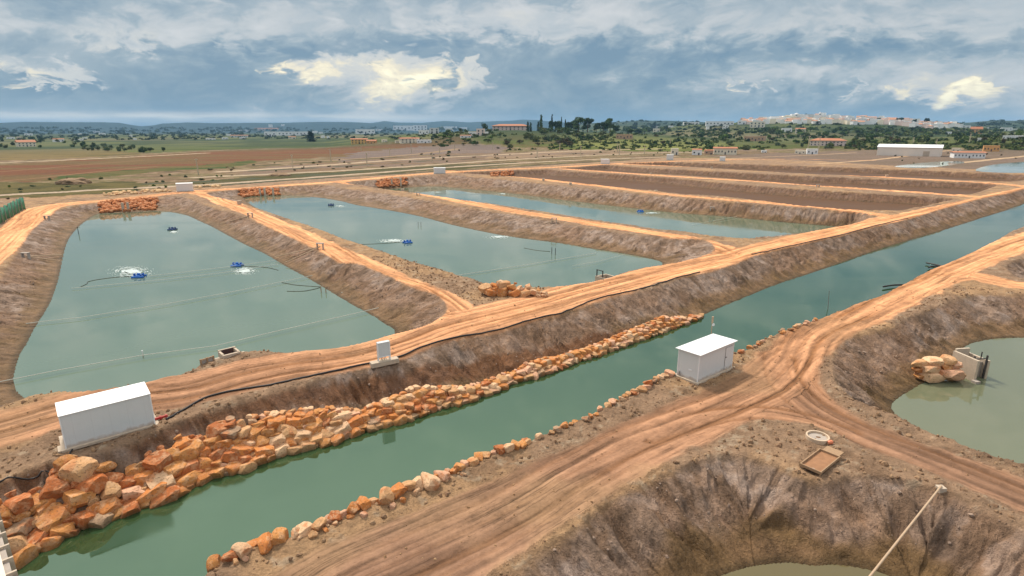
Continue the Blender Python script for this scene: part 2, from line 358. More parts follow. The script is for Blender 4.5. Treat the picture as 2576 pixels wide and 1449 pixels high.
# ------------------------------------------------------------------ numpy noise
def hsh(i, j, s):
    n = (i.astype(np.int64) * 374761393 + j.astype(np.int64) * 668265263 + s * 982451653) & 0xffffffff
    n = ((n ^ (n >> 13)) * 1274126177) & 0xffffffff
    return ((n ^ (n >> 16)) & 0xffff) / 65535.0
def vnoise(x, y, s=0):
    i, j = np.floor(x), np.floor(y); fx, fy = x - i, y - j
    fx = fx * fx * (3 - 2 * fx); fy = fy * fy * (3 - 2 * fy); i = i.astype(np.int64); j = j.astype(np.int64)
    a, b, c, d = hsh(i, j, s), hsh(i + 1, j, s), hsh(i, j + 1, s), hsh(i + 1, j + 1, s)
    return (a + (b - a) * fx) * (1 - fy) + (c + (d - c) * fx) * fy
def fbm(x, y, o=4, s=0, g=0.5):
    t, a, n = 0.0, 1.0, 0.0
    for k in range(o):
        t = t + a * vnoise(x, y, s + k * 17); n += a; a *= g; x = x * 2.03 + 11.3; y = y * 2.03 + 7.7
    return t / n
def sst(x, a, b):
    t = np.clip((x - a) / (b - a), 0, 1); return t * t * (3 - 2 * t)

# ------------------------------------------------------------------ far relief
def ridge(pts, Rr, Wd):
    a = np.array([az_el(u, v)[0] for u, v in pts]); h = np.array([CAM_H + Rr * math.tan(az_el(u, v)[1]) for u, v in pts])
    return a, h, Rr, Wd
RIDGES = [
    ridge([(-600, 318), (-300, 312), (0, 309), (60, 307), (130, 307), (210, 307.5), (260, 308), (300, 309), (330, 314), (355, 317), (385, 315), (410, 310), (470, 308), (540, 310), (640, 309), (720, 309), (800, 307), (870, 307), (960, 311), (1010, 318), (1100, 325)], 6500, 1700),
    ridge([(700, 325), (860, 316), (910, 311), (938, 309), (967, 304.5), (1000, 308), (1060, 309), (1117, 305), (1180, 308), (1240, 305), (1288, 303), (1316, 300.5), (1354, 302), (1390, 306.5), (1460, 310), (1560, 316), (1640, 326)], 7600, 1500),
    ridge([(1380, 330), (1450, 312), (1546, 307), (1604, 303.5), (1640, 304), (1680, 303.5), (1720, 305), (1800, 308), (1900, 312), (2100, 316), (2300, 309), (2345, 306), (2400, 309), (2440, 308), (2490, 304), (2576, 304), (2700, 303), (2900, 306), (3200, 315)], 3600, 1300),
    ridge([(1560, 334), (1640, 330), (1700, 318), (1740, 313), (1800, 311), (1880, 307), (1960, 304), (2000, 301), (2060, 299), (2150, 301), (2250, 305), (2350, 311), (2430, 319), (2520, 328), (2700, 336)], 1750, 560),
    ridge([(980, 342), (1060, 336), (1100, 333), (1200, 329), (1300, 327), (1400, 331), (1470, 333), (1560, 336), (1640, 339), (1720, 343), (1800, 348), (1900, 352), (2060, 349), (2200, 347), (2350, 345), (2576, 340), (2800, 338)], 900, 330),
]
def relief(x, y):
    r = np.hypot(x, y) + 1e-6; az = np.arctan2(x, y); h = np.zeros(r.shape)
    for a, hh, Rr, Wd in RIDGES:
        top = np.interp(az, a, hh, left=0, right=0)
        edge = sst(az, a[0] - 0.12, a[0] + 0.02) * (1 - sst(az, a[-1] - 0.02, a[-1] + 0.12))
        top = np.where((az > a[0]) & (az < a[-1]), top, np.where(az <= a[0], hh[0], hh[-1]) * edge)
        t = (r - Rr) / Wd
        front = np.exp(-np.clip(-t, 0, 9) ** 2 * 1.6); back = np.exp(-np.clip(t, 0, 9) ** 2 * 0.5)
        h = np.maximum(h, np.clip(top, 0, None) * np.where(t < 0, front, back))
    far = sst(r, 450, 800)
    h = h * far + sst(r, 700, 1400) * 2.2 * (fbm(x / 160, y / 160, 3, 5) - 0.5)
    hill = sst(r, 2300, 4200)
    h = h + 0 * hill + hill * 10 * (fbm(x / 420, y / 420, 4, 9) - 0.55) * sst(h, 3, 40)
    return h

# ------------------------------------------------------------------ roads: centre line (pixels), half width (m), dryness
def road(pts, hw, dry, seed):
    c = smooth_line(PL([p[:2] for p in pts]), False, 4)
    n = len(pts); k = np.linspace(0, n - 1, len(c))
    return dict(c=c, hw=np.interp(k, range(n), hw if isinstance(hw, list) else [hw] * n), dry=np.interp(k, range(n), dry if isinstance(dry, list) else [dry] * n), seed=seed)
ROADS = [
    road([(-500, 1210), (-200, 1125), (0, 1075), (250, 1010), (450, 985), (650, 935), (850, 905), (1000, 870), (1150, 820), (1300, 780), (1450, 742), (1600, 700), (1750, 668), (1900, 632), (2050, 595), (2200, 562), (2350, 530), (2480, 500), (2576, 478), (2800, 430), (3000, 395)],
         [3, 3, 3, 3, 3.0, 3.2, 3.2, 3.3, 4.5, 4.2, 3.6, 3.4, 3.6, 3.6, 3.4, 3.2, 3.2, 3, 3, 3, 3], [.3, .3, .3, .25, .2, .25, .35, .5, .55, .62, .7, .75, .82, .85, .88, .9, .9, .9, .9, .9, .9], 1),
    road([(1140, 790), (1060, 735), (940, 680), (820, 620), (700, 565), (600, 522), (520, 490), (470, 480)], [3.4, 2.7, 2.5, 2.4, 2.4, 2.4, 2.6, 3], [.6, .7, .78, .82, .85, .88, .92, .92], 2),
    road([(1850, 640), (1760, 608), (1600, 579), (1400, 548), (1200, 514), (1050, 484), (930, 467), (850, 457)], [3.2, 2.6, 2.4, 2.4, 2.4, 2.4, 2.6, 2.8], [.85, .9, .9, .92, .93, .95, .95, .95], 3),
    road([(2270, 550), (2150, 531), (1950, 512), (1700, 491), (1500, 467), (1300, 444), (1180, 434), (1130, 430)], [2.8, 2.4, 2.2, 2.2, 2.2, 2.2, 2.4, 2.6], [.9, .92, .93, .94, .95, .95, .95, .95], 4),
    road([(2480, 497), (2350, 487), (2150, 474), (1900, 456), (1700, 444), (1550, 434), (1420, 425)], [2.8, 2.2, 2.1, 2.1, 2.1, 2.1, 2.4], .95, 5),
    road([(2600, 472), (2500, 461), (2300, 450), (2100, 439), (1900, 427), (1700, 418), (1560, 413)], [2.6, 2.0, 1.9, 1.9, 1.9, 1.9, 2.2], .95, 6),
    road([(-450, 1150), (-300, 920), (-140, 740), (-30, 640), (50, 570), (110, 525), (190, 511), (300, 502), (420, 488), (500, 481), (650, 471), (860, 456), (1000, 443), (1170, 431), (1290, 425), (1410, 420), (1570, 411), (1750, 404), (1950, 400), (2200, 404)],
         [3.2, 3.2, 3.2, 3.2, 3.4, 3.6, 3.0, 2.7, 2.7, 3.0, 2.6, 3.0, 2.6, 2.8, 2.6, 2.6, 2.6, 2.2, 1.6, 1.2], [.6, .7, .8, .85, .88, .9, .9, .9, .92, .92, .92, .95, .95, .95, .95, .95, .95, .9, .8, .6], 7),
    road([(700, 1620), (880, 1480), (1100, 1370), (1300, 1275), (1480, 1180), (1640, 1100), (1790, 1030), (1930, 965), (1990, 905), (2050, 850), (2130, 800), (2230, 752), (2330, 706), (2440, 660), (2576, 606), (2760, 545), (3000, 440)],
         [3.4, 3.2, 3.0, 2.6, 2.5, 2.5, 2.6, 2.5, 2.3, 2.6, 2.8, 2.8, 2.9, 3.0, 3.2, 3.2, 3.2], [.0, .0, .02, .05, .1, .15, .2, .25, .35, .5, .6, .7, .75, .8, .85, .9, .9], 8),
    road([(1985, 900), (1990, 960), (2040, 1020), (2140, 1075), (2280, 1130), (2420, 1185), (2576, 1248), (2800, 1330), (3100, 1400)], [1.9, 2.0, 2.0, 1.9, 1.8, 1.8, 1.8, 2, 2], [.4, .25, .15, .1, .05, .05, .05, .05, .05], 9),
    road([(1640, 1100), (1800, 1042), (1900, 1030), (2020, 1045), (2140, 1085)], [1.2, 1.4, 1.5, 1.4, 1.2], .2, 10),
    road([(2330, 706), (2420, 690), (2500, 705), (2576, 718), (2760, 735), (3000, 760)], [2.6, 2.8, 2.6, 2.4, 2.4, 2.4], [.75, .75, .78, .8, .8, .8], 11),
]

# ------------------------------------------------------------------ polar ground grid
def axis_angles():
    v = np.arange(-49, 49.001, 0.098)
    s1 = np.arange(49.4, 80, 0.8); s2 = np.arange(82, 180.1, 5.0)
    a = np.concatenate([-s2[::-1], -s1[::-1], v, s1, s2[:-1]])
    return np.radians(a[a < 179.9])
def axis_radii():
    r = [9.0]
    while r[-1] < 15000:
        q = r[-1]; r.append(q + (0.0042 * q if q < 420 else min(0.0042 * q + (q - 420) * 0.009, 0.02 * q)))
    return np.array(r)
AZ, RR = axis_angles(), axis_radii()
GX = (np.sin(AZ)[None, :] * RR[:, None]); GY = (np.cos(AZ)[None, :] * RR[:, None])
shape = GX.shape; gx, gy = GX.ravel(), GY.ravel(); gr = np.hypot(gx, gy); ga = np.arctan2(gx, gy)
near = gr < 900
ix = np.nonzero(near & (np.abs(ga) < 1.45))[0]
X, Y = gx[ix], gy[ix]
# wobble used to fray every drawn edge
wob = (fbm(X / 1.6, Y / 1.6, 4, 21) - 0.5) * 1.3 + (fbm(X / 7, Y / 7, 3, 31) - 0.5) * 1.6
gz = relief(gx, gy)
Zn = gz[ix].copy()
bank = np.zeros(len(X)); low = np.zeros(len(X)); barc = np.zeros(len(X)); cdist = np.full(len(X), 99.0); damp = np.zeros(len(X)); fallow = np.zeros(len(X)); incan = np.zeros(len(X), bool)
def pond_height(p, x, y):
    dc, arc, _ = seg_dist(x, y, p['crest_s']); dw, _, _ = seg_dist(x, y, p['water_s'])
    return dc, arc, dw, inside(x, y, p['water_s'])
for key, p in POND.items():
    c = p['crest_s']; lo, hi = c.min(0) - 3, c.max(0) + 3
    s = np.nonzero((X > lo[0]) & (X < hi[0]) & (Y > lo[1]) & (Y < hi[1]))[0]
    ins = inside(X[s], Y[s], c)
    d0, _, _ = seg_dist(X[s][~ins], Y[s][~ins], c) if (~ins).any() else (np.array([]), 0, 0)
    cdist[s[~ins]] = np.minimum(cdist[s[~ins]], d0)
    s = s[ins]
    if not len(s): continue
    x, y = X[s], Y[s]
    dc, arc, dw, inw = pond_height(p, x, y)
    w = p['w']; q = np.clip(dc / (dc + dw + 1e-6), 0, 1)
    q = np.clip(q + wob[s] * 0.07 * np.sin(np.pi * q), 0, 1)
    steep = {'canal': 1.45, 'g': 1.35, 'h': 1.3}.get(key, 1.5)
    z = w * (1 - (1 - q) ** steep)
    big = 1.0 if gr[ix][s].min() < 150 else 0.7
    # rills worn down the slope: noise along the crest line, hardly changing down the bank
    wa = arc + (fbm(x / 2.5, y / 2.5, 2, 77) - 0.5) * 1.8
    n1 = vnoise(wa / 1.15, dc / 7.0, 41); n2 = vnoise(wa / 0.5, dc / 3.0, 43); n3 = vnoise(wa / 3.4, dc / 12.0, 44)
    rill = np.abs(n1 - 0.5) * 1.2 + np.abs(n2 - 0.5) * 0.9 + np.abs(n3 - 0.5) * (0.9 if big < 1 else 0.45)
    lump = fbm(x / 1.1, y / 1.1, 4, 51, 0.6) - 0.5
    prof = np.clip(np.sin(np.pi * np.clip(q * 1.12, 0, 1)), 0, 1) ** 0.7
    z = z + prof * (-1.15 * (rill - 0.55) + 0.55 * lump) * (-w / 2.6) * big
    # lower bench: smoother, wet
    zin = w - np.minimum(1.3, 0.06 + dw * 0.33)
    z = np.where(inw, zin, np.maximum(z, w - 0.02 + 0.0 * z) + 0.03)
    Zn[s] = z; bank[s] = np.where(inw, 1, sst(q, 0.0, 0.10)); low[s] = np.where(inw, 1, sst(q + (fbm(x / 3, y / 3, 3, 61) - 0.5) * 0.5, 0.50, 0.78)); barc[s] = arc; cdist[s] = -dc; damp[s] = np.where(inw, 1, 1 - sst(dw + wob[s] * 0.12, 0.15, 0.75))
    if key == 'canal': incan[s] = True
    if key in 'def': fallow[s] = 1.0

# roads
road_m = np.zeros(len(X)); dry = np.zeros(len(X)); streak = np.zeros(len(X)); rut = np.zeros(len(X)); rds = np.zeros(len(X)); rdt = np.zeros(len(X)); rdc = np.full(len(X), 9.0)
for rd in ROADS:
    c = rd['c']; lo, hi = c.min(0) - 8, c.max(0) + 8
    s = np.nonzero((X > lo[0]) & (X < hi[0]) & (Y > lo[1]) & (Y < hi[1]) & (bank < 0.6))[0]
    x, y = X[s], Y[s]
    d, arc, sg = seg_dist(x, y, c, False)
    al = np.concatenate([[0], np.cumsum(np.linalg.norm(np.diff(c, axis=0), axis=1))])
    hw = np.interp(arc, al, rd['hw']); dr = np.interp(arc, al, rd['dry'])
    sd_ = d * sg; ew = wob[s] * np.clip(gr[ix][s] / 60, 0.35, 1.0)
    m = 1 - sst(d + ew * 0.8, hw - 0.25, hw + 0.45)
    wv = (vnoise(arc / 11.0, np.zeros_like(arc), rd['seed']) - 0.5) * 1.6
    st = 0.5 * vnoise((sd_ + wv) / 0.42, arc / 22.0, 100 + rd['seed']) + 0.3 * vnoise((sd_ - wv) / 0.2, arc / 9.0, 200 + rd['seed']) + 0.2 * vnoise((sd_ + 0.5 * wv) / 0.9, arc / 30, 150 + rd['seed'])
    tr = 0.0
    for off, wd, k in ((-1.0, 0.26, 1.0), (0.95, 0.26, 1.0), (-1.75, 0.17, 0.5), (0.25, 0.15, 0.45), (1.8, 0.2, 0.6)):
        tr = tr + k * np.exp(-((sd_ + wv * (0.5 + 0.2 * k) - off) / wd) ** 2) * sst(vnoise(arc / 14.0, np.full_like(arc, off * 7), 300 + rd['seed']), 0.22, 0.55)
    up = m > road_m[s]
    rds[s] = np.where(up, sd_ + wv * 0.6 + rd['seed'] * 31.0, rds[s]); rdt[s] = np.where(up, arc, rdt[s]); rdc[s] = np.where(up, sd_ + wv * 0.6, rdc[s])
    road_m[s] = np.where(up, m, road_m[s]); dry[s] = np.where(up, dr, dry[s]); streak[s] = np.where(up, st, streak[s])
    rut[s] = np.maximum(rut[s] * np.where(up, 0.6, 1), np.clip(tr, 0, 1.2) * m)
road_m *= 1 - sst(bank, 0.1, 0.6)
flat = (1 - sst(bank, 0, 0.3)) * (1 - sst(gr[ix], 170, 320))
rough = fbm(X / 0.9, Y / 0.9, 5, 71, 0.62) - 0.5
Zn += flat * (1 - road_m) * rough * 0.46 + flat * (fbm(X / 6, Y / 6, 3, 81) - 0.5) * 0.28
Zn += flat * road_m * ((streak - 0.5) * 0.16 - rut * 0.13 + rough * 0.08)
# small lip heaped along every crest
Zn += np.exp(-((cdist - 0.5) / 0.6) ** 2) * 0.13 * (0.4 + fbm(X / 2, Y / 2, 3, 91)) * (cdist > -0.2)

# ------------------------------------------------------------------ colours (albedo of each soil)
def mixc(c, col, m): return c * (1 - m[:, None]) + np.asarray(col)[None, :] * m[:, None]
n_a = fbm(X / 2.2, Y / 2.2, 4, 111); n_b = fbm(X / 9, Y / 9, 4, 121); n_c = fbm(X / 0.7, Y / 0.7, 4, 131, 0.6)
col = np.tile(np.array([0.285, 0.185, 0.118]), (len(X), 1))
col = mixc(col, (0.36, 0.225, 0.125), sst(n_b, 0.42, 0.6)); col = mixc(col, (0.20, 0.125, 0.078), sst(n_a, 0.52, 0.72) * 0.7); col = mixc(col, (0.40, 0.31, 0.22), sst(n_c, 0.6, 0.75) * 0.6)
# open country: drawn fields
def field(pts, c1, c2, sx, sy, fade=0.0, z=0.0, seed=0, amt=1.0, wobk=1.0):
    global col
    poly = smooth_line(PL(pts, z), True, 3)
    lo, hi = poly.min(0) - 2, poly.max(0) + 2
    wx = X + wobk * (fbm(X / 14, Y / 14, 3, 141) - 0.5) * np.clip(gr[ix] / 22, 2, 30); wy = Y + wobk * (fbm(X / 11, Y / 11, 3, 151) - 0.5) * np.clip(gr[ix] / 14, 2, 50)
    m = inside(wx, wy, poly) & (bank < 0.05)
    f = fbm(X / sx, Y / sy, 4, 160 + seed)
    cc = np.asarray(c1)[None, :] * (1 - sst(f, 0.35, 0.62)[:, None]) + np.asarray(c2)[None, :] * sst(f, 0.35, 0.62)[:, None]
    mm = m.astype(float) * amt
    col = col * (1 - mm[:, None]) + cc * mm[:, None]
OL, OL2, GRN, GRN2 = (0.070, 0.062, 0.016), (0.115, 0.092, 0.028), (0.046, 0.070, 0.012), (0.095, 0.112, 0.018)
TAN, TAN2, RED, RED2, GRY = (0.27, 0.185, 0.11), (0.185, 0.120, 0.068), (0.150, 0.058, 0.024), (0.135, 0.084, 0.032), (0.185, 0.130, 0.098)
outer = (cdist > 6) & (Y > 90) & (gr[ix] > 150)
lfar = PL([(-700, 560), (0, 500), (480, 470), (860, 445), (1170, 425), (1410, 412), (1700, 397), (2100, 398), (2400, 420), (2800, 400), (3400, 380), (3400, 340), (-700, 340)])
bey = inside(X + (fbm(X / 15, Y / 15, 3, 5) - .5) * 8, Y + (fbm(X / 12, Y / 12, 3, 6) - .5) * 14, lfar) & (bank < 0.05)
f = fbm(X / 24, Y / 9, 5, 165, 0.62); f3 = fbm(X / 5, Y / 4, 4, 166, 0.6)
col = np.where(bey[:, None], np.array(TAN2)[None] * (1 - sst(f, .4, .6))[:, None] + np.array((0.15, 0.12, 0.05))[None] * sst(f, .4, .6)[:, None], col)
mb_ = bey * sst(f3, 0.53, 0.66) * 0.7; col = mixc(col, (0.085, 0.062, 0.032), mb_); mb_ = bey * sst(f3, 0.44, 0.34) * 0.5; col = mixc(col, (0.33, 0.24, 0.16), mb_)
field([(-700, 560), (-200, 520), (0, 497), (200, 490), (330, 480), (330, 460), (0, 462), (-700, 470)], OL, OL2, 10, 6, seed=1)
field([(-900, 470), (0, 460), (180, 446), (440, 424), (750, 400), (1000, 385), (1160, 372), (1160, 367), (850, 372), (600, 378), (350, 392), (0, 414), (-900, 450)], RED, RED2, 60, 14, seed=2)
field([(-900, 440), (0, 404), (350, 388), (330, 366), (0, 366), (-900, 372)], (0.13, 0.098, 0.030), (0.175, 0.125, 0.048), 40, 20, seed=3)
field([(330, 384), (600, 374), (1150, 364), (1180, 352), (900, 348), (300, 356)], GRN, GRN2, 70, 16, seed=4)
field([(-900, 366), (1000, 350), (1000, 338), (-900, 345)], (0.055, 0.072, 0.026), (0.085, 0.098, 0.036), 90, 40, seed=5)
field([(150, 456), (330, 438), (520, 424), (640, 414), (640, 404), (480, 418), (300, 430), (120, 448)], GRN, OL2, 14, 6, seed=6)
field([(480, 466), (760, 447), (1090, 430), (1280, 415), (1280, 409), (1000, 422), (740, 437), (500, 457)], (0.085, 0.075, 0.035), OL, 14, 6, seed=7)
field([(640, 440), (900, 424), (1230, 402), (1500, 388), (1500, 382), (1180, 386), (900, 404), (640, 424)], GRY, TAN2, 30, 6, seed=8)
field([(850, 408), (930, 398), (1100, 388), (1250, 384), (1250, 374), (1080, 374), (900, 384)], (0.185, 0.135, 0.108), (0.155, 0.115, 0.10), 30, 10, seed=9)
field([(1230, 400), (1420, 392), (1700, 384), (2000, 380), (2000, 376), (1560, 378), (1300, 386)], GRY, TAN, 30, 8, seed=10)
field([(1180, 368), (1400, 378), (1700, 382), (1900, 378), (2300, 380), (2800, 384), (2800, 356), (2200, 350), (1700, 346), (1300, 344), (1100, 350)], OL2, GRN2, 34, 22, seed=11)
field([(1420, 372), (1640, 378), (1830, 374), (1780, 356), (1600, 350), (1450, 360)], (0.17, 0.17, 0.05), (0.19, 0.20, 0.05), 20, 16, seed=12)
field([(1780, 392), (2050, 384), (2400, 384), (2800, 396), (2800, 420), (2450, 424), (2250, 416), (2000, 402)], GRY, (0.16, 0.115, 0.08), 26, 6, seed=13)
# pale farm tracks and dark hedge lines
def strip(pts, hw, c, amt=1.0, brk=0.0, seed=0):
    global col
    ln = smooth_line(PL(pts), False, 4); lo, hi = ln.min(0) - 9, ln.max(0) + 9
    s = np.nonzero((X > lo[0]) & (X < hi[0]) & (Y > lo[1]) & (Y < hi[1]) & (bank < 0.05))[0]
    d, arc, _ = seg_dist(X[s], Y[s], ln, False)
    m = (1 - sst(d + (fbm(X[s] / 5, Y[s] / 5, 3, 171) - 0.5) * hw * 0.9, hw * 0.75, hw * 1.15)) * amt
    if brk: m = m * sst(vnoise(arc / brk, arc * 0, 180 + seed), 0.3, 0.5)
    col[s] = mixc(col[s], c, m)
PALE = (0.43, 0.33, 0.24)
strip([(-500, 520), (0, 491), (140, 484), (240, 478), (450, 468), (600, 459), (860, 441), (1100, 423), (1290, 411), (1500, 401), (1700, 394)], 3.0, PALE)
strip([(-500, 430), (0, 409), (130, 404), (350, 394), (520, 385)], 3.2, (0.46, 0.36, 0.25))
strip([(500, 446), (700, 437), (950, 424), (1200, 407), (1350, 398), (1620, 386), (1800, 384)], 3.6, (0.40, 0.31, 0.22))
strip([(560, 432), (800, 417), (960, 405), (1130, 395), (1300, 387), (1480, 380), (1660, 378)], 4.2, (0.42, 0.32, 0.22))
strip([(700, 410), (860, 402), (1000, 392), (1150, 378)], 4.0, TAN)
strip([(380, 462), (600, 452), (900, 432)], 2.8, (0.06, 0.075, 0.045), 0.9, 9, 1)
strip([(640, 430), (850, 419), (1100, 403)], 3.4, (0.055, 0.065, 0.04), 0.9, 7, 2)
strip([(640, 418), (850, 404), (1000, 396), (1200, 391)], 4.0, (0.06, 0.05, 0.022), 0.8, 12, 3)
strip([(1150, 402), (1300, 394), (1500, 385), (1700, 381)], 4.4, (0.07, 0.055, 0.025), 0.8, 8, 4)
strip([(500, 471), (760, 451), (1090, 432), (1400, 413), (1560, 404)], 2.6, (0.05, 0.055, 0.03), 0.9)
strip([(-500, 404), (0, 396), (250, 392), (420, 380)], 3.0, (0.06, 0.055, 0.025), 0.85)
strip([(2060, 412), (2200, 402), (2330, 388), (2420, 384)], 2.2, (0.46, 0.31, 0.19))
strip([(2300, 420), (2440, 407), (2530, 399), (2700, 388)], 2.4, (0.48, 0.34, 0.21))
strip([(1780, 401), (1950, 394), (2150, 386)], 1.6, (0.44, 0.30, 0.19))
for i_, (v0, v1) in enumerate(((456, 388), (446, 381), (432, 376), (424, 373))): strip([(-500, v0 + 22), (0, v0), (350, (v0 + v1) / 2), (760, v1 + 4), (1000, v1 - 3)], 1.6, (0.10, 0.058, 0.028) if i_ % 2 else (0.25, 0.14, 0.075), 0.7, 40, 20 + i_)
strip([(-500, 396), (0, 380), (300, 378), (700, 372), (1000, 364)], 2.4, (0.065, 0.06, 0.02), 0.8, 60, 31); strip([(400, 370), (700, 365), (1150, 356)], 3.0, (0.17, 0.15, 0.055), 0.8, 90, 32)
# road soil
cr = np.array([0.215, 0.124, 0.080])[None] * (1 - dry)[:, None] + np.array([0.72, 0.350, 0.168])[None] * dry[:, None]
cr = cr * (0.62 + 0.75 * sst(streak, 0.25, 0.75) + 0.22 * (n_a - 0.5) + 0.22 * (n_c - 0.5))[:, None]
cd_ = np.array([0.150, 0.078, 0.042])[None] * (1 - dry)[:, None] + np.array([0.42, 0.17, 0.055])[None] * dry[:, None]
rk = np.clip(rut * (0.95 - 0.35 * dry) + sst(n_b, 0.55, 0.75) * 0.35 * (1 - dry), 0, 0.85)
cr = cr * (1 - rk[:, None]) + cd_ * rk[:, None]
pl = sst(n_b, 0.5, 0.68) * (1 - dry) * 0.5
cr = cr * (1 - pl[:, None]) + np.array([0.33, 0.21, 0.12])[None] * pl[:, None]
col = col * (1 - road_m[:, None]) + cr * road_m[:, None]
# banks: grey dry clay above, brown wet earth below
nb = fbm(X / 1.3, Y / 1.3, 4, 191, 0.6); nd = fbm(X / 12, Y / 12, 3, 192)
stv = vnoise((barc + (nb - 0.5) * 2) / 0.7, cdist / 5.0, 201)
cb = np.tile(np.array([0.285, 0.200, 0.150]), (len(X), 1))
cb = mixc(cb, (0.17, 0.108, 0.070), sst(stv, 0.45, 0.7) * 0.7)
cb = mixc(cb, (0.345, 0.265, 0.222), sst(nb, 0.52, 0.66) * 0.7)
cb = mixc(cb, (0.245, 0.138, 0.078), sst(nd, 0.50, 0.64) * 0.45)
cb = mixc(cb, (0.11, 0.07, 0.045), sst(nb, 0.46, 0.32) * 0.4)
cb = mixc(cb, (0.205, 0.120, 0.058), low * 0.9)
cb = mixc(cb, (0.14, 0.085, 0.038), low * sst(n_a, 0.4, 0.62) * 0.8)
cb = mixc(cb, (0.155, 0.082, 0.048), fallow * 0.65); cb = mixc(cb, (0.085, 0.055, 0.026), damp * 0.8)
wl_ = PL([(0, 1255), (60, 1235), (160, 1185), (260, 1150), (360, 1148), (480, 1090), (570, 1065), (700, 1030), (830, 1005), (950, 980), (1050, 955), (1150, 930), (1300, 895), (1450, 855), (1600, 815), (1750, 785)], -1.4)
s = np.nonzero((X > wl_[:, 0].min() - 4) & (X < wl_[:, 0].max() + 4) & (Y > wl_[:, 1].min() - 4) & (Y < wl_[:, 1].max() + 4) & incan)[0]
d, _, _ = seg_dist(X[s], Y[s], wl_, False); cb[s] = mixc(cb[s], (0.15, 0.065, 0.028), (1 - sst(d + wob[s] * .4, 0.6, 1.5)) * 0.8)
col = col * (1 - bank[:, None]) + cb * bank[:, None]
# far relief colours
colF = np.zeros((len(gx), 3))
ff = fbm(gx / 130, gy / 130, 5, 211, 0.62); fg = fbm(gx / 420, gy / 420, 3, 221)
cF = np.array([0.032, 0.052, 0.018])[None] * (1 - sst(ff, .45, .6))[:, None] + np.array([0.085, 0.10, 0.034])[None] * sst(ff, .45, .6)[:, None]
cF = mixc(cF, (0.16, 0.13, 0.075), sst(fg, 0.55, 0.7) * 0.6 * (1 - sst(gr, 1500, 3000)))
cF = mixc(cF, (0.010, 0.040, 0.062), sst(gr, 2200, 4000) * 0.9)  # blue of distant haze put into the far hills' colour
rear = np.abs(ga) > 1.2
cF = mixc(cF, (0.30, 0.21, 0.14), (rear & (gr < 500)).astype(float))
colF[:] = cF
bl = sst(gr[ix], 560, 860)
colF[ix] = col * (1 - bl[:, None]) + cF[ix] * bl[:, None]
gz[ix] = Zn
gz[(gr < 60) & rear] = 0
wet = np.zeros(len(gx)); wet[ix] = low * bank
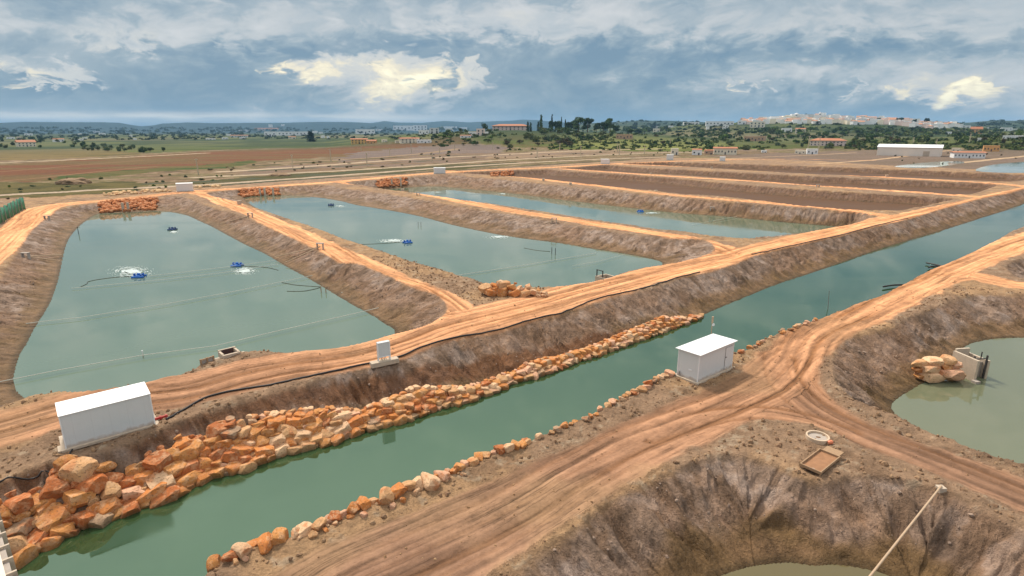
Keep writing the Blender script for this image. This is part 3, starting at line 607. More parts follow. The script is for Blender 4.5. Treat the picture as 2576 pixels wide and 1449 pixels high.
# ------------------------------------------------------------------ materials of the ground
def ground_mat(name, fine, bumpd, gr_amt, tracks=False):
    m = bpy.data.materials.new(name); m.use_nodes = True
    N = NT(m.node_tree); b = N.n['Principled BSDF']
    at = N.new('ShaderNodeAttribute', attribute_name='soil'); geo = N.new('ShaderNodeNewGeometry'); pos = geo.outputs['Position']
    wt = N.new('ShaderNodeAttribute', attribute_name='wet').outputs['Fac']
    n1 = N.noise(pos, fine, 7, 0.68); n2 = N.noise(pos, fine * 5, 4, 0.7)
    n0 = N.noise(pos, fine * 0.3, 5, 0.6)
    bk = N.new('ShaderNodeAttribute', attribute_name='bank').outputs['Fac']; ar = N.new('ShaderNodeAttribute', attribute_name='crest_arc').outputs['Fac']; dn = N.new('ShaderNodeAttribute', attribute_name='crest_dist').outputs['Fac']
    sv = N.comb(N.m('ADD', ar, N.m('MULTIPLY', n0, 1.2)), N.m('MULTIPLY', dn, 0.22), 0.0)
    s1 = N.noise(sv, 1.3, 5, 0.62, 0.35); s2 = N.noise(sv, 4.0, 4, 0.62, 0.25)
    stv = N.m('MULTIPLY', bk, N.m('ADD', N.m('MULTIPLY_ADD', s1, 2.0, -1.0), N.m('MULTIPLY_ADD', s2, 1.0, -0.5)))
    k = N.m('ADD', N.m('ADD', N.m('MULTIPLY_ADD', n1, 1.6, 0.2), N.m('MULTIPLY_ADD', n2, 1.0, -0.5)), N.m('ADD', N.m('MULTIPLY_ADD', n0, 0.9, -0.45), N.m('MULTIPLY', stv, 0.85)))
    ta = N.new('ShaderNodeAttribute', attribute_name='track_across').outputs['Fac']; tl = N.new('ShaderNodeAttribute', attribute_name='track_along').outputs['Fac']
    if tracks:
        tv = N.comb(N.m('ADD', ta, N.m('MULTIPLY', n0, 0.25)), N.m('MULTIPLY', tl, 0.035), 0.0)
        r1 = N.noise(tv, 1.7, 4, 0.65, 0.3); r2 = N.noise(N.mapping(tv, (1, 2.0, 1), (7, 3, 0)), 5.0, 3, 0.6, 0.2)
        groove = N.m('ADD', N.m('MULTIPLY', N.ss(r1, 0.50, 0.40), 1.0), N.m('MULTIPLY', N.ss(r2, 0.47, 0.36), 0.6))
        tc = N.new('ShaderNodeAttribute', attribute_name='track_centre').outputs['Fac']; wh_ = None
        for c0, w_, off in ((-1.15, 0.13, 1.0), (-0.82, 0.10, 5.0), (0.80, 0.12, 9.0), (1.12, 0.14, 13.0), (-1.9, 0.10, 17.0), (1.75, 0.10, 21.0), (0.1, 0.08, 25.0)):
            q = N.m('DIVIDE', N.m('SUBTRACT', N.m('ADD', tc, N.m('MULTIPLY_ADD', n0, 0.30, -0.15)), c0), w_); gs_ = N.m('EXPONENT', N.m('MULTIPLY', N.m('MULTIPLY', q, q), -1.0))
            gs_ = N.m('MULTIPLY', gs_, N.ss(N.noise(N.comb(N.m('MULTIPLY', tl, 0.09), off, 0.0), 1.0, 2, 0.5), 0.44, 0.54)); wh_ = gs_ if wh_ is None else N.m('MAXIMUM', wh_, gs_)
        patch = N.ss(N.noise(N.mapping(pos, (1, 1, 1), (31, 7, 0)), 0.16, 4, 0.62), 0.40, 0.60); mud = N.ss(N.noise(N.mapping(pos, (1, 1, 1), (3, 57, 0)), 0.30, 5, 0.65, 0.5), 0.58, 0.70)
        groove = N.m('ADD', N.m('MULTIPLY', groove, N.m('MULTIPLY_ADD', patch, 0.75, 0.05)), N.m('ADD', N.m('MULTIPLY', wh_, 0.8), N.m('MULTIPLY', mud, 0.55)))
        k = N.m('SUBTRACT', k, N.m('MULTIPLY', N.m('SUBTRACT', groove, 0.35), N.m('MULTIPLY_ADD', n0, 0.9, -0.05))); stv = N.m('MULTIPLY', groove, -1.0)
    k = N.m('MAXIMUM', k, 0.25)
    N.l.new(N.vmul(at.outputs['Color'], N.m('MULTIPLY_ADD', N.m('SUBTRACT', k, 1.0), gr_amt, 1.0)), b.inputs['Base Color'])
    N.put(b.inputs['Roughness'], N.m('MULTIPLY_ADD', wt, -0.35, 0.95)); b.inputs['Specular IOR Level'].default_value = 0.15
    bp = N.new('ShaderNodeBump'); bp.inputs['Strength'].default_value = 0.9; bp.inputs['Distance'].default_value = bumpd
    N.l.new(N.m('ADD', N.m('MULTIPLY', stv, 0.6), N.m('ADD', n1, N.m('MULTIPLY', n2, 0.4))), bp.inputs['Height']); N.l.new(bp.outputs[0], b.inputs['Normal'])
    return m
MAT_SOIL = ground_mat('soil_material', 1.3, 0.42, 0.85)
MAT_ROAD = ground_mat('road_material', 0.9, 0.12, 0.60, True)
MAT_HILL = ground_mat('hill_material', 0.02, 6.0, 0.9)
# ------------------------------------------------------------------ build the sheets
nr, na = shape
I = np.arange(nr * na).reshape(nr, na)
i0, i1 = I[:-1, :], I[1:, :]
quads = np.stack([i0, i1, np.roll(i1, -1, 1), np.roll(i0, -1, 1)], -1).reshape(-1, 4)
roadv = np.zeros(len(gx)); roadv[ix] = road_m
bankv = np.zeros(len(gx)); bankv[ix] = bank
fr = roadv[quads].mean(1); frad = gr[quads].mean(1); fbk = bankv[quads].mean(1)
is_road = fr > 0.5; is_hill = (frad > 2000) & ~is_road; is_gnd = ~is_road & ~is_hill
V = np.stack([gx, gy, gz], 1)
def sheet(name, sel, mat):
    F = quads[sel]; used, inv = np.unique(F.ravel(), return_inverse=True)
    me = mesh_np(name, V[used], inv.reshape(-1, 4), mat)
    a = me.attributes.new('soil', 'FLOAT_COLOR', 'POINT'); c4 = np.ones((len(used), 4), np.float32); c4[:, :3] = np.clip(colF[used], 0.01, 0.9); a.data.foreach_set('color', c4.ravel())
    w = me.attributes.new('wet', 'FLOAT', 'POINT'); w.data.foreach_set('value', wet[used].astype(np.float32))
    for nm, arr in (('bank', bankF), ('crest_arc', arcF), ('crest_dist', cdF), ('track_across', rsF), ('track_along', rtF), ('track_centre', rcF)):
        q = me.attributes.new(nm, 'FLOAT', 'POINT'); q.data.foreach_set('value', arr[used].astype(np.float32))
    o = link(name, me); o['kind'] = 'structure'
    return o
bankF = np.zeros(len(gx)); bankF[ix] = bank; arcF = np.zeros(len(gx)); arcF[ix] = barc; cdF = np.zeros(len(gx)); cdF[ix] = -cdist; rsF = np.zeros(len(gx)); rsF[ix] = rds; rtF = np.zeros(len(gx)); rtF[ix] = rdt; rcF = np.full(len(gx), 9.0); rcF[ix] = rdc
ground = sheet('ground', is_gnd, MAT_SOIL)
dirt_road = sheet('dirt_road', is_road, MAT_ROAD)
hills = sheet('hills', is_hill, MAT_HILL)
# floor under the viewpoint
fv = [(gx[k], gy[k], gz[k]) for k in I[0]] ; fv.append((0, 0, 0)); n = na
near_floor = mesh_np('ground', fv, [(i, (i + 1) % n, n) for i in range(n)], MAT_SOIL)
a = near_floor.attributes.new('soil', 'FLOAT_COLOR', 'POINT'); a.data.foreach_set('color', np.tile(np.array([0.28, 0.2, 0.13, 1], np.float32), n + 1))
link('ground', near_floor)['kind'] = 'structure'
def gh(x, y):
    """height of the built ground under a plan point (bilinear in the polar grid)"""
    r, a = math.hypot(x, y), math.atan2(x, y)
    i = int(np.clip(np.searchsorted(RR, r) - 1, 0, nr - 2)); j = int(np.clip(np.searchsorted(AZ, a) - 1, 0, na - 2))
    t = (r - RR[i]) / (RR[i + 1] - RR[i]); s = (a - AZ[j]) / (AZ[j + 1] - AZ[j]); Z = gz.reshape(nr, na)
    t, s = min(max(t, 0), 1), min(max(s, 0), 1)
    return float((Z[i, j] * (1 - s) + Z[i, j + 1] * s) * (1 - t) + (Z[i + 1, j] * (1 - s) + Z[i + 1, j + 1] * s) * t)
ZG = gz.reshape(nr, na)
def hit(u, v, r0=20.0):
    """where the sight line meets the built ground"""
    d = pix_dir(u, v); hz = math.hypot(d.x, d.y); a = math.atan2(d.x, d.y)
    j = int(np.clip(np.searchsorted(AZ, a) - 1, 0, na - 2)); s = (a - AZ[j]) / (AZ[j + 1] - AZ[j])
    prof = ZG[:, j] * (1 - s) + ZG[:, j + 1] * s; ray = CAM_H + d.z / hz * RR
    k = np.nonzero((ray <= prof) & (RR > r0))[0]
    if not len(k) or RR[k[0]] > 14000: return None
    k = k[0]; g0, g1 = ray[k - 1] - prof[k - 1], ray[k] - prof[k]; t = g0 / (g0 - g1 + 1e-9); r = RR[k - 1] + (RR[k] - RR[k - 1]) * min(max(t, 0), 1)
    x, y = d.x / hz * r, d.y / hz * r
    return Vector((x, y, gh(x, y)))
def hit_within(u, v, rmax):
    """the same, walking down the picture until the point lies nearer than rmax"""
    for _ in range(60):
        p = hit(u, v)
        if p is not None and p.length < rmax: return p, v
        v += 1.0
    return p, v
# ------------------------------------------------------------------ water
def water_mat(name, body, tint, ior, rough, wave):
    m = bpy.data.materials.new(name); m.use_nodes = True
    N = NT(m.node_tree); b = N.n['Principled BSDF']
    pos = N.new('ShaderNodeNewGeometry').outputs['Position']
    n = N.noise(pos, 0.05, 4, 0.5)
    N.l.new(N.mix(n, tuple(c * 0.85 for c in body), tuple(c * 1.15 for c in body)), b.inputs['Base Color'])
    N.l.new(N.m('MULTIPLY_ADD', N.ss(N.noise(N.mapping(pos, (0.6, 1.4, 1)), 0.045, 5, 0.6, 0.6), 0.42, 0.66), 0.11, rough), b.inputs['Roughness']); b.inputs['IOR'].default_value = ior
    b.inputs['Specular Tint'].default_value = (*tint, 1)
    bp = N.new('ShaderNodeBump'); bp.inputs['Strength'].default_value = wave; bp.inputs['Distance'].default_value = 0.02
    N.l.new(N.m('ADD', N.noise(N.mapping(pos, (1.0, 2.2, 1)), 1.4, 3, 0.5), N.m('MULTIPLY', N.noise(pos, 0.22, 3, 0.5), 3.0)), bp.inputs['Height']); N.l.new(bp.outputs[0], b.inputs['Normal'])
    return m
MW_POND = water_mat('pond_water_material', (0.108, 0.158, 0.108), (1.0, 1.0, 1.0), 2.05, 0.02, 0.05)
MW_CANAL = water_mat('canal_water_material', (0.024, 0.056, 0.022), (0.68, 1.0, 0.80), 2.4, 0.02, 0.04)
MW_SILT = water_mat('silty_water_material', (0.135, 0.150, 0.092), (1.0, 1.0, 0.95), 1.5, 0.03, 0.06)
def water(key, mat, grow=1.2):
    p = POND[key]; line = p['water_s']
    out = inset(line, -grow) if False else line
    A = 0.5 * np.sum(line[:, 0] * np.roll(line[:, 1], -1) - np.roll(line[:, 0], -1) * line[:, 1])
    t = np.roll(line, -1, 0) - np.roll(line, 1, 0); t /= np.linalg.norm(t, axis=1)[:, None] + 1e-9
    out = line - np.stack([-t[:, 1], t[:, 0]], 1) * (1 if A > 0 else -1) * 0.45
    bm = bmesh.new(); vs = [bm.verts.new((x, y, p['w'])) for x, y in out]
    es = [bm.edges.new((vs[i], vs[(i + 1) % len(vs)])) for i in range(len(vs))]
    bmesh.ops.triangle_fill(bm, use_beauty=True, use_dissolve=False, edges=es, normal=(0, 0, 1))
    for f_ in bm.faces:
        if f_.normal.z < 0: f_.normal_flip()
    me = bpy.data.meshes.new('pond_water'); bm.to_mesh(me); bm.free(); me.materials.append(mat)
    o = link('canal_water' if key == 'canal' else 'pond_water', me); o['kind'] = 'structure'
    return o
for k in 'abc': water(k, MW_POND)
MW_MUD = water_mat('wet_mud_material', (0.120, 0.066, 0.037), (1.0, 0.92, 0.85), 1.12, 0.45, 0.3)
for k in 'def': water(k, MW_MUD).name = 'pond_bed'
MW_OLIVE = water_mat('olive_water_material', (0.120, 0.098, 0.046), (0.95, 1.0, 0.9), 1.4, 0.03, 0.06)
for k in 'gi': water(k, MW_SILT)
water('h', MW_OLIVE)
water('canal', MW_CANAL)
def pan(pts):
    bm = bmesh.new(); q = smooth_line(PL(pts, 0.0), True, 3); zz = 0.05; vs = [bm.verts.new((x, y, zz)) for x, y in q]
    f_ = bm.faces.new(vs); bmesh.ops.triangulate(bm, faces=[f_])
    bm.normal_update()
    for t in bm.faces:
        if t.normal.z < 0: t.normal_flip()
    me = bpy.data.meshes.new('pan_water'); bm.to_mesh(me); bm.free(); me.materials.append(MW_POND); o = link('pan_water', me); o['kind'] = 'structure'
pan([(2250, 419), (2290, 413), (2340, 408), (2410, 406), (2425, 410), (2380, 417), (2330, 422), (2280, 422)])
pan([(2455, 430), (2480, 418), (2540, 410), (2640, 404), (2760, 402), (2760, 425), (2640, 433), (2540, 435)])
# ------------------------------------------------------------------ materials of the things
M_WHITE = mat_basic('white_painted_panel', (0.64, 0.665, 0.675), 0.45, 0.05, 2.0, grime=True)
M_ROOFW = mat_basic('white_roof_sheet', (0.80, 0.81, 0.82), 0.4, 0.04, 2.0)
M_CONC = mat_basic('pale_concrete', (0.50, 0.41, 0.32), 0.9, 0.25, 3.0, bump=0.5)
M_CONCD = mat_basic('grey_concrete', (0.38, 0.33, 0.29), 0.9, 0.3, 3.0, bump=0.5)
M_BLACK = mat_basic('black_rubber', (0.025, 0.022, 0.022), 0.5, 0.2, 5)
M_RED = mat_basic('red_coupling', (0.45, 0.03, 0.02), 0.5, 0.2, 6)
M_BLUE = mat_basic('blue_plastic', (0.02, 0.14, 0.50), 0.35, 0.15, 5)
M_BLUED = mat_basic('dark_blue_plastic', (0.02, 0.06, 0.18), 0.4, 0.15, 5)
M_STEEL = mat_basic('grey_steel', (0.30, 0.29, 0.28), 0.5, 0.25, 6, 0.4)
M_DARK = mat_basic('dark_steel', (0.05, 0.045, 0.045), 0.6, 0.25, 6)
M_WOOD = mat_basic('weathered_wood', (0.34, 0.22, 0.13), 0.85, 0.35, 8)
M_PALEPOLE = mat_basic('pale_pole', (0.46, 0.33, 0.22), 0.7, 0.2, 6)
M_ROPE = mat_basic('pale_rope', (0.68, 0.68, 0.60), 0.8, 0.1, 6)
M_FOAM = mat_basic('water_foam', (0.50, 0.58, 0.58), 0.6, 0.1, 3)
M_GREENNET = mat_basic('green_netting', (0.05, 0.22, 0.14), 0.8, 0.45, 1.2)
M_TILE = mat_basic('terracotta_tiles', (0.42, 0.17, 0.09), 0.85, 0.3, 0.8)
M_WALLW = mat_basic('house_wall', (0.8, 0.8, 0.8), 0.8, 0.08, 0.3, objcol=True)
M_GLASS = mat_basic('dark_window', (0.05, 0.06, 0.08), 0.2, 0.1, 2)
M_TRUNK = mat_basic('tree_bark', (0.14, 0.10, 0.07), 0.9, 0.3, 6)
M_POLE = mat_basic('timber_pole', (0.50, 0.42, 0.30), 0.8, 0.15, 3)
M_EARTH = mat_basic('spoil_earth', (0.26, 0.17, 0.10), 0.95, 0.4, 1.5, bump=0.8)
def rock_mat(mass=False):
    m = bpy.data.materials.new('quarry_stone'); m.use_nodes = True
    N = NT(m.node_tree); b = N.n['Principled BSDF']; oi = N.new('ShaderNodeObjectInfo')
    tc = N.new('ShaderNodeTexCoord').outputs['Object']
    off = N.new('ShaderNodeVectorMath', operation='ADD'); N.l.new(tc, off.inputs[0])
    N.l.new(N.vmul(N.comb(oi.outputs['Random'], oi.outputs['Random'], oi.outputs['Random']), 37.0), off.inputs[1]); co = off.outputs[0]
    oc_ = N.new('ShaderNodeAttribute', attribute_name='tint').outputs['Color'] if mass else oi.outputs['Color']
    n1 = N.noise(co, 1.6, 5, 0.6, 0.4); n2 = N.noise(co, 5.5, 5, 0.65); n3 = N.noise(co, 0.8, 3, 0.5)
    c = N.mix(N.ss(n1, 0.45, 0.66), oc_, N.mix(0.55, oc_, (0.66, 0.43, 0.26)))
    c = N.mix(N.m('MULTIPLY', N.ss(n3, 0.52, 0.68), 0.55), c, (0.47, 0.135, 0.03))
    c = N.mix(N.m('MULTIPLY', N.ss(n2, 0.54, 0.66), 0.75), c, (0.16, 0.085, 0.045))
    c = N.mix(N.m('MULTIPLY', N.ss(n2, 0.42, 0.30), 0.3), c, (0.66, 0.47, 0.31))
    z = N.sep(N.new('ShaderNodeNewGeometry').outputs['Position'])[2]
    c = N.mix(N.m('MULTIPLY', N.ss(z, -2.35, -2.85), 0.62), c, (0.075, 0.055, 0.025))    # algae up to the high-water mark
    N.l.new(c, b.inputs['Base Color']); b.inputs['Roughness'].default_value = 0.85; b.inputs['Specular IOR Level'].default_value = 0.2
    bp = N.new('ShaderNodeBump'); bp.inputs['Strength'].default_value = 0.8; bp.inputs['Distance'].default_value = 0.12
    N.l.new(N.m('ADD', N.noise(co, 3.0, 7, 0.65), N.m('MULTIPLY', n1, 0.5)), bp.inputs['Height']); N.l.new(bp.outputs[0], b.inputs['Normal'])
    return m
M_ROCK = rock_mat(); M_ROCKS = rock_mat(True)

# ------------------------------------------------------------------ boulders
def rock_mesh(seed):
    r = np.random.default_rng(seed); bm = bmesh.new(); bmesh.ops.create_icosphere(bm, subdivisions=3, radius=1.0)
    V = np.array([v.co[:] for v in bm.verts])
    cuts = [(np.eye(3)[k % 3] * (1 if k < 3 else -1) + r.normal(size=3) * 0.20, r.uniform(0.52, 0.74)) for k in range(6)] + [(r.normal(size=3), r.uniform(0.70, 0.92)) for _ in range(8)]
    for n, d in cuts:
        n = n / np.linalg.norm(n); k = V @ n - d; V = V - np.where(k > 0, k, 0)[:, None] * n[None, :]
    V *= 1.22
    V *= r.uniform(0.8, 1.15, 3) * np.array([1.12, 0.95, 0.86])
    V += 0.035 * (np.stack([vnoise(V[:, 0] * 3 + i * 9, V[:, 1] * 3 + V[:, 2] * 2.2, seed + i) for i in range(3)], 1) - 0.5) * 2
    V -= V.mean(0)
    for v, c in zip(bm.verts, V): v.co = c
    me = bpy.data.meshes.new('boulder'); bm.to_mesh(me); bm.free(); me.materials.append(M_ROCK)
    me.polygons.foreach_set('use_smooth', [True] * len(me.polygons)); me.set_sharp_from_angle(angle=R(24))
    return me
ROCKS = [rock_mesh(900 + i) for i in range(14)]
RCOL = {'orange': (0.52, 0.195, 0.055), 'rust red': (0.40, 0.125, 0.04), 'cream': (0.66, 0.43, 0.26), 'tan': (0.53, 0.30, 0.145), 'grey brown': (0.32, 0.21, 0.135), 'ochre': (0.53, 0.235, 0.075), 'pink': (0.62, 0.35, 0.225)}
seen_labels = {}
def uniq(label, extras):
    """prefer a label nobody has yet: try to add what stands next to it"""
    for e in [''] + list(extras):
        l = (label + ' ' + e).strip()
        if l not in seen_labels and len(l.split()) <= 16: seen_labels[l] = 1; return l
    seen_labels[label] = seen_labels.get(label, 0) + 1
    return label
def boulder(p, r, cname, rz=None, flat=1.0, tilt=0.35):
    o = bpy.data.objects.new('boulder', random.choice(ROCKS)); COL.objects.link(o)
    o.location = p; s = r * random.uniform(0.9, 1.1)
    o.scale = (s * random.uniform(0.95, 1.25), s * random.uniform(0.85, 1.05), s * flat * random.uniform(0.85, 1.05))
    o.rotation_euler = (random.uniform(-tilt, tilt), random.uniform(-tilt, tilt), random.uniform(0, 6.28) if rz is None else rz)
    c = RCOL[cname]; k = random.uniform(0.85, 1.15); o.color = (c[0] * k, c[1] * k, c[2] * k, 1)
    o['category'] = 'boulder'
    return o
topline = PL(q6([(-120, 1000), (20, 950), (150, 900), (300, 822), (420, 765), (600, 700), (750, 682), (930, 672), (1050, 575), (1250, 530), (1450, 455), (1750, 392), (1980, 355), (2208, 312)]) + q7([(150, 292), (350, 238), (480, 188), (640, 168), (820, 138), (1000, 84), (1200, 8)]) + q4([(1650, 1390), (1900, 1314), (2130, 1234), (2300, 1175), (2450, 1124), (2576, 1126)]) + q5([(110, 1096), (200, 1078)]), -1.1); topline = smooth_line(topline, False, 12)
cum = np.concatenate([[0], np.cumsum(np.linalg.norm(np.diff(CLW, axis=0), axis=1))])
def along(line, cumv, s):
    i = int(np.clip(np.searchsorted(cumv, s) - 1, 0, len(line) - 2)); t = (s - cumv[i]) / max(cumv[i + 1] - cumv[i], 1e-6)
    p = line[i] + (line[i + 1] - line[i]) * t; d = line[i + 1] - line[i]; return p, d / np.linalg.norm(d)
s_start = min(range(len(CLW)), key=lambda i: abs(CLW[i][0] - P(0, 1400, WC)[0])); s_start = cum[s_start]
end_p = np.array(P(1792, 800, WC)); s_end = cum[int(np.argmin(np.linalg.norm(CLW - end_p, axis=1)))]
def place_name(s):
    f = (s - s_start) / (s_end - s_start)
    for lim, n in ((0.10, 'beside the notched concrete wall'), (0.24, 'below the long white hut'), (0.36, 'just past the long white hut'), (0.50, 'below the white cabinet'), (0.66, 'just past the white cabinet'), (0.84, 'opposite the white hut with mast'), (2, 'at the far end of the bank')):
        if f < lim: return n
wall_list = []
ROWNAME = {0: 'waterline row', 1: 'second row', 2: 'third row', 3: 'fourth row', 4: 'top row', 5: 'top row'}
n_rows_done = 0
s = s_start; row_s = [s_start + random.uniform(0, .5) for _ in range(6)]
cand = []
for _ in range(22000):
    s = random.uniform(s_start, s_end); f = (s - s_start) / (s_end - s_start)
    r0 = np.interp(f, [0, 0.10, 0.2, 0.35, 0.5, 1.0], [0.66, 0.65, 0.58, 0.49, 0.46, 0.42]) * random.choice([0.42, 0.55, 0.7, 0.85, 1.0, 1.1, 1.2])
    cand.append((r0, s, f, random.random()))
cand.sort(key=lambda q: -q[0] * random.uniform(0.8, 1.2))
taken = []
for r0, s, f, q_ in cand:
    p, d = along(CLW, cum, s); nrm = np.array([-d[1], d[0]])
    E = max(float(np.min(np.linalg.norm(topline - p, axis=1))), 1.2)
    if f > 0.93: E *= max(0.35, (1 - f) / 0.07)
    e = -0.25 + q_ * max(E + 0.1 - (1.6 if f < 0.35 else 0.9) * r0, 0.4)
    zt = WC + 0.05 + max(0, e) * np.interp(f, [0, 0.25, 1], [0.44, 0.70, 0.86])
    c3 = np.array([*(p + nrm * e), zt])
    if len(taken):
        TA = np.array(taken)
        if (((TA[:, :3] - c3) ** 2).sum(1) < (0.545 * (r0 + TA[:, 3])) ** 2).any(): continue
    taken.append((*c3, r0))
    z = max(gh(c3[0], c3[1]) + 0.10, zt); near_w = f < 0.22; k = 0 if e < E * 0.3 else (1 if e < E * 0.68 else 2)
    cn = random.choices(['orange', 'rust red', 'cream', 'tan', 'grey brown', 'ochre', 'pink'], [6, 3.5, 0.6, 2.6, 0.8, 3.8, 0.5] if near_w else [4.5, 1.2, 2.6, 3.6, 0.3, 3.8, 2.4])[0]
    wall_list.append((c3[:2], z, r0, cn, d, k, 3, s))
wall_list.sort(key=lambda w: math.hypot(w[0][0], w[0][1]))
WALL_MAX = 195
for q, z, r0, cn, d, k, nk, s in wall_list[:WALL_MAX]:
    o = boulder((q[0], q[1], z), r0, cn, math.atan2(d[1], d[0]) + random.uniform(-.3, .3), 1.0, 0.28)
    size = 'large' if r0 > 0.85 else ('small' if r0 < 0.5 else 'medium')
    row = 'waterline row' if k == 0 else ('top row' if k >= nk - 1 else 'middle row')
    near_n = [w[3] for w in wall_list if w[0] is not q and np.hypot(*(w[0] - q)) < 2.2]
    ex = [f'and touching a {c} one' for c in dict.fromkeys(near_n)]
    o['label'] = uniq(f'{size} {cn} boulder, {row} of the stone bank {place_name(s)}', ex)
    o['group'] = 'boulders stacked along the canal bank'
# the stones beyond those, as one mass
if wall_list[WALL_MAX:]:
    bm = bmesh.new(); tl_ = bm.verts.layers.float_color.new('tint')
    for q, z, r0, cn, d, k, nk, s in wall_list[WALL_MAX:]:
        me = random.choice(ROCKS); nv = len(bm.verts); bm.from_mesh(me); bm.verts.ensure_lookup_table()
        M = Matrix.Translation((q[0], q[1], z)) @ Matrix.Rotation(random.uniform(0, 6), 4, 'Z') @ Matrix.Diagonal((r0 * 1.1, r0, r0 * .9, 1))
        bmesh.ops.transform(bm, matrix=M, verts=bm.verts[nv:])
        for vv in bm.verts[nv:]: vv[tl_] = (*RCOL[cn], 1)
    me = bpy.data.meshes.new('rubble'); bm.to_mesh(me); bm.free(); me.materials.append(M_ROCKS)
    o = link('rubble', me); tag(o, 'far end of the stone bank along the canal', 'rubble', kind='stuff')
    me.polygons.foreach_set('use_smooth', [True] * len(me.polygons))
# row of stones on the near canal bank
cumr = np.concatenate([[0], np.cumsum(np.linalg.norm(np.diff(CR, axis=0), axis=1))])
def s_of(line, cumv, u, v): return cumv[int(np.argmin(np.linalg.norm(line - np.array(P(u, v)), axis=1)))]
def bank_row(u0, v0, u1, v1, r, gap, where, cw, extra=0):
    s, e = s_of(CR, cumr, u0, v0), s_of(CR, cumr, u1, v1); prev = None
    while s < e:
        rr = r * random.choice([0.7, 0.85, 0.95, 1.0, 1.1, 1.2])
        p, d = along(CR, cumr, s); nrm = np.array([-d[1], d[0]]); q = p + nrm * random.uniform(-0.35, 0.15)
        cn = random.choices(['orange', 'rust red', 'cream', 'tan', 'grey brown', 'ochre', 'pink'], cw)[0]
        o = boulder((q[0], q[1], max(gh(*q), -0.5) + rr * 0.42), rr, cn)
        size = 'large' if rr > 0.55 else ('small' if rr < 0.34 else 'medium')
        nextto = [] if prev is None else [f'after a {prev} one', f'uphill from a {prev} one']
        o['label'] = uniq(f'{size} {cn} boulder in the single row {where}', nextto); o['group'] = 'single row of boulders on the near canal bank'
        if extra and random.random() < extra:
            q2 = q - nrm * rr * 1.3 + d * random.uniform(-.3, .3)
            o2 = boulder((q2[0], q2[1], gh(*q2) + rr * 0.12), rr * 0.42, random.choice(['cream', 'pink', 'tan', 'orange']))
            o2['label'] = uniq(f'loose stone inland of the row {where}', [f'next to a {cn} boulder', f'next to a {size} {cn} boulder']); o2['group'] = 'loose stones beside the single row'
        prev = cn; s += rr * 1.7 + random.expovariate(1 / gap) if gap else rr * 1.42
bank_row(545, 1430, 1040, 1140, 0.43, 0.0, 'near the picture bottom along the canal', [4, 1.2, 3, 3, 1.5, 4, 2], 0.5)
bank_row(1040, 1140, 1320, 1115, 0.36, 0.0, 'at mid canal before the white hut', [3, 1, 4, 3, 1, 4, 2], 0.3)
bank_row(1325, 1112, 1560, 1000, 0.28, 0.35, 'where the canal bank is bare', [3, 2, 2, 3, 2, 2, 2])
bank_row(1560, 1000, 1690, 945, 0.34, 0.05, 'just left of the white hut with mast', [2, 1, 4, 3, 1, 3, 3], 0.2)
bank_row(1850, 905, 2060, 805, 0.24, 0.25, 'just right of the white hut with mast', [1, 0.5, 3, 4, 2, 2, 3])
# heap at the road fork
def heap(lst, scale, ox, oy, front, where, group, cw, depthk, zk, zbase=None):
    for X_, Y_, w in lst:
        u, v = (ox + X_ / scale) / 1.4907, (oy + Y_ / scale) / 1.4907
        vb = (oy + front / scale) / 1.4907
        b = hit(u, vb) if zbase is None else Vector((*P(u, vb, zbase), zbase))
        dist = b.length; r = w / scale / 1.4907 / FOC * dist * 0.5
        up = max(0.0, (vb - v)) / FOC * dist
        dirv = Vector((b.x, b.y, 0)).normalized(); q = b + dirv * up * depthk
        if zbase is not None:
            zz_ = zbase + 0.12 + up * 0.78; q = Vector((*P(u, v, zz_), zz_)); r *= 0.95
        cn = random.choices(['orange', 'rust red', 'cream', 'tan', 'grey brown', 'ochre', 'pink'], cw)[0]
        o = boulder((q.x, q.y, b.z + max(r * 0.35, up * zk) if zbase is None else q.z), r * 1.2, cn, *((R(8), 0.72, 0.12) if zbase is not None else ()))
        size = 'large' if w > 260 else ('small' if w < 160 else 'medium')
        o['label'] = uniq(f'{size} {cn} boulder {where}', ['at the heap foot' if up < 0.4 else 'at the heap top', 'on its left' if X_ < 700 else 'in its middle' if X_ < 1500 else 'on its right', 'partly hidden by others', 'leaning on a bigger one', 'half buried']); o['group'] = group
heap([(500, 600, 330), (580, 540, 230), (850, 600, 340), (1190, 640, 310), (1480, 630, 340), (1620, 420, 240), (1760, 590, 230), (800, 290, 230), (870, 370, 330), (1110, 430, 270), (640, 400, 250), (330, 470, 300), (1330, 480, 210), (1920, 530, 140), (1960, 610, 140), (1930, 740, 150), (2120, 640, 170), (2100, 740, 130), (700, 510, 150), (1230, 290, 90), (1830, 740, 90), (1420, 500, 160)],
     8.05, 1780, 1020, 745, 'in the heap at the road fork', 'boulders heaped at the road fork', [4, 1, 5, 3, 0.0, 5, 1], 0.75, 0.75)
heap([(380, 640, 180), (400, 790, 170), (600, 610, 290), (660, 790, 370), (480, 500, 240), (720, 470, 260), (1060, 420, 250), (980, 560, 240), (1090, 720, 400), (1220, 530, 210), (1350, 760, 150), (830, 650, 160)],
     6.039, 3380, 1280, 880, 'beside the concrete gate of the silty pond', 'boulders beside the pond gate', [0.5, 0.5, 5, 4, 0.5, 2, 4], 0.35, 0.85, WR)

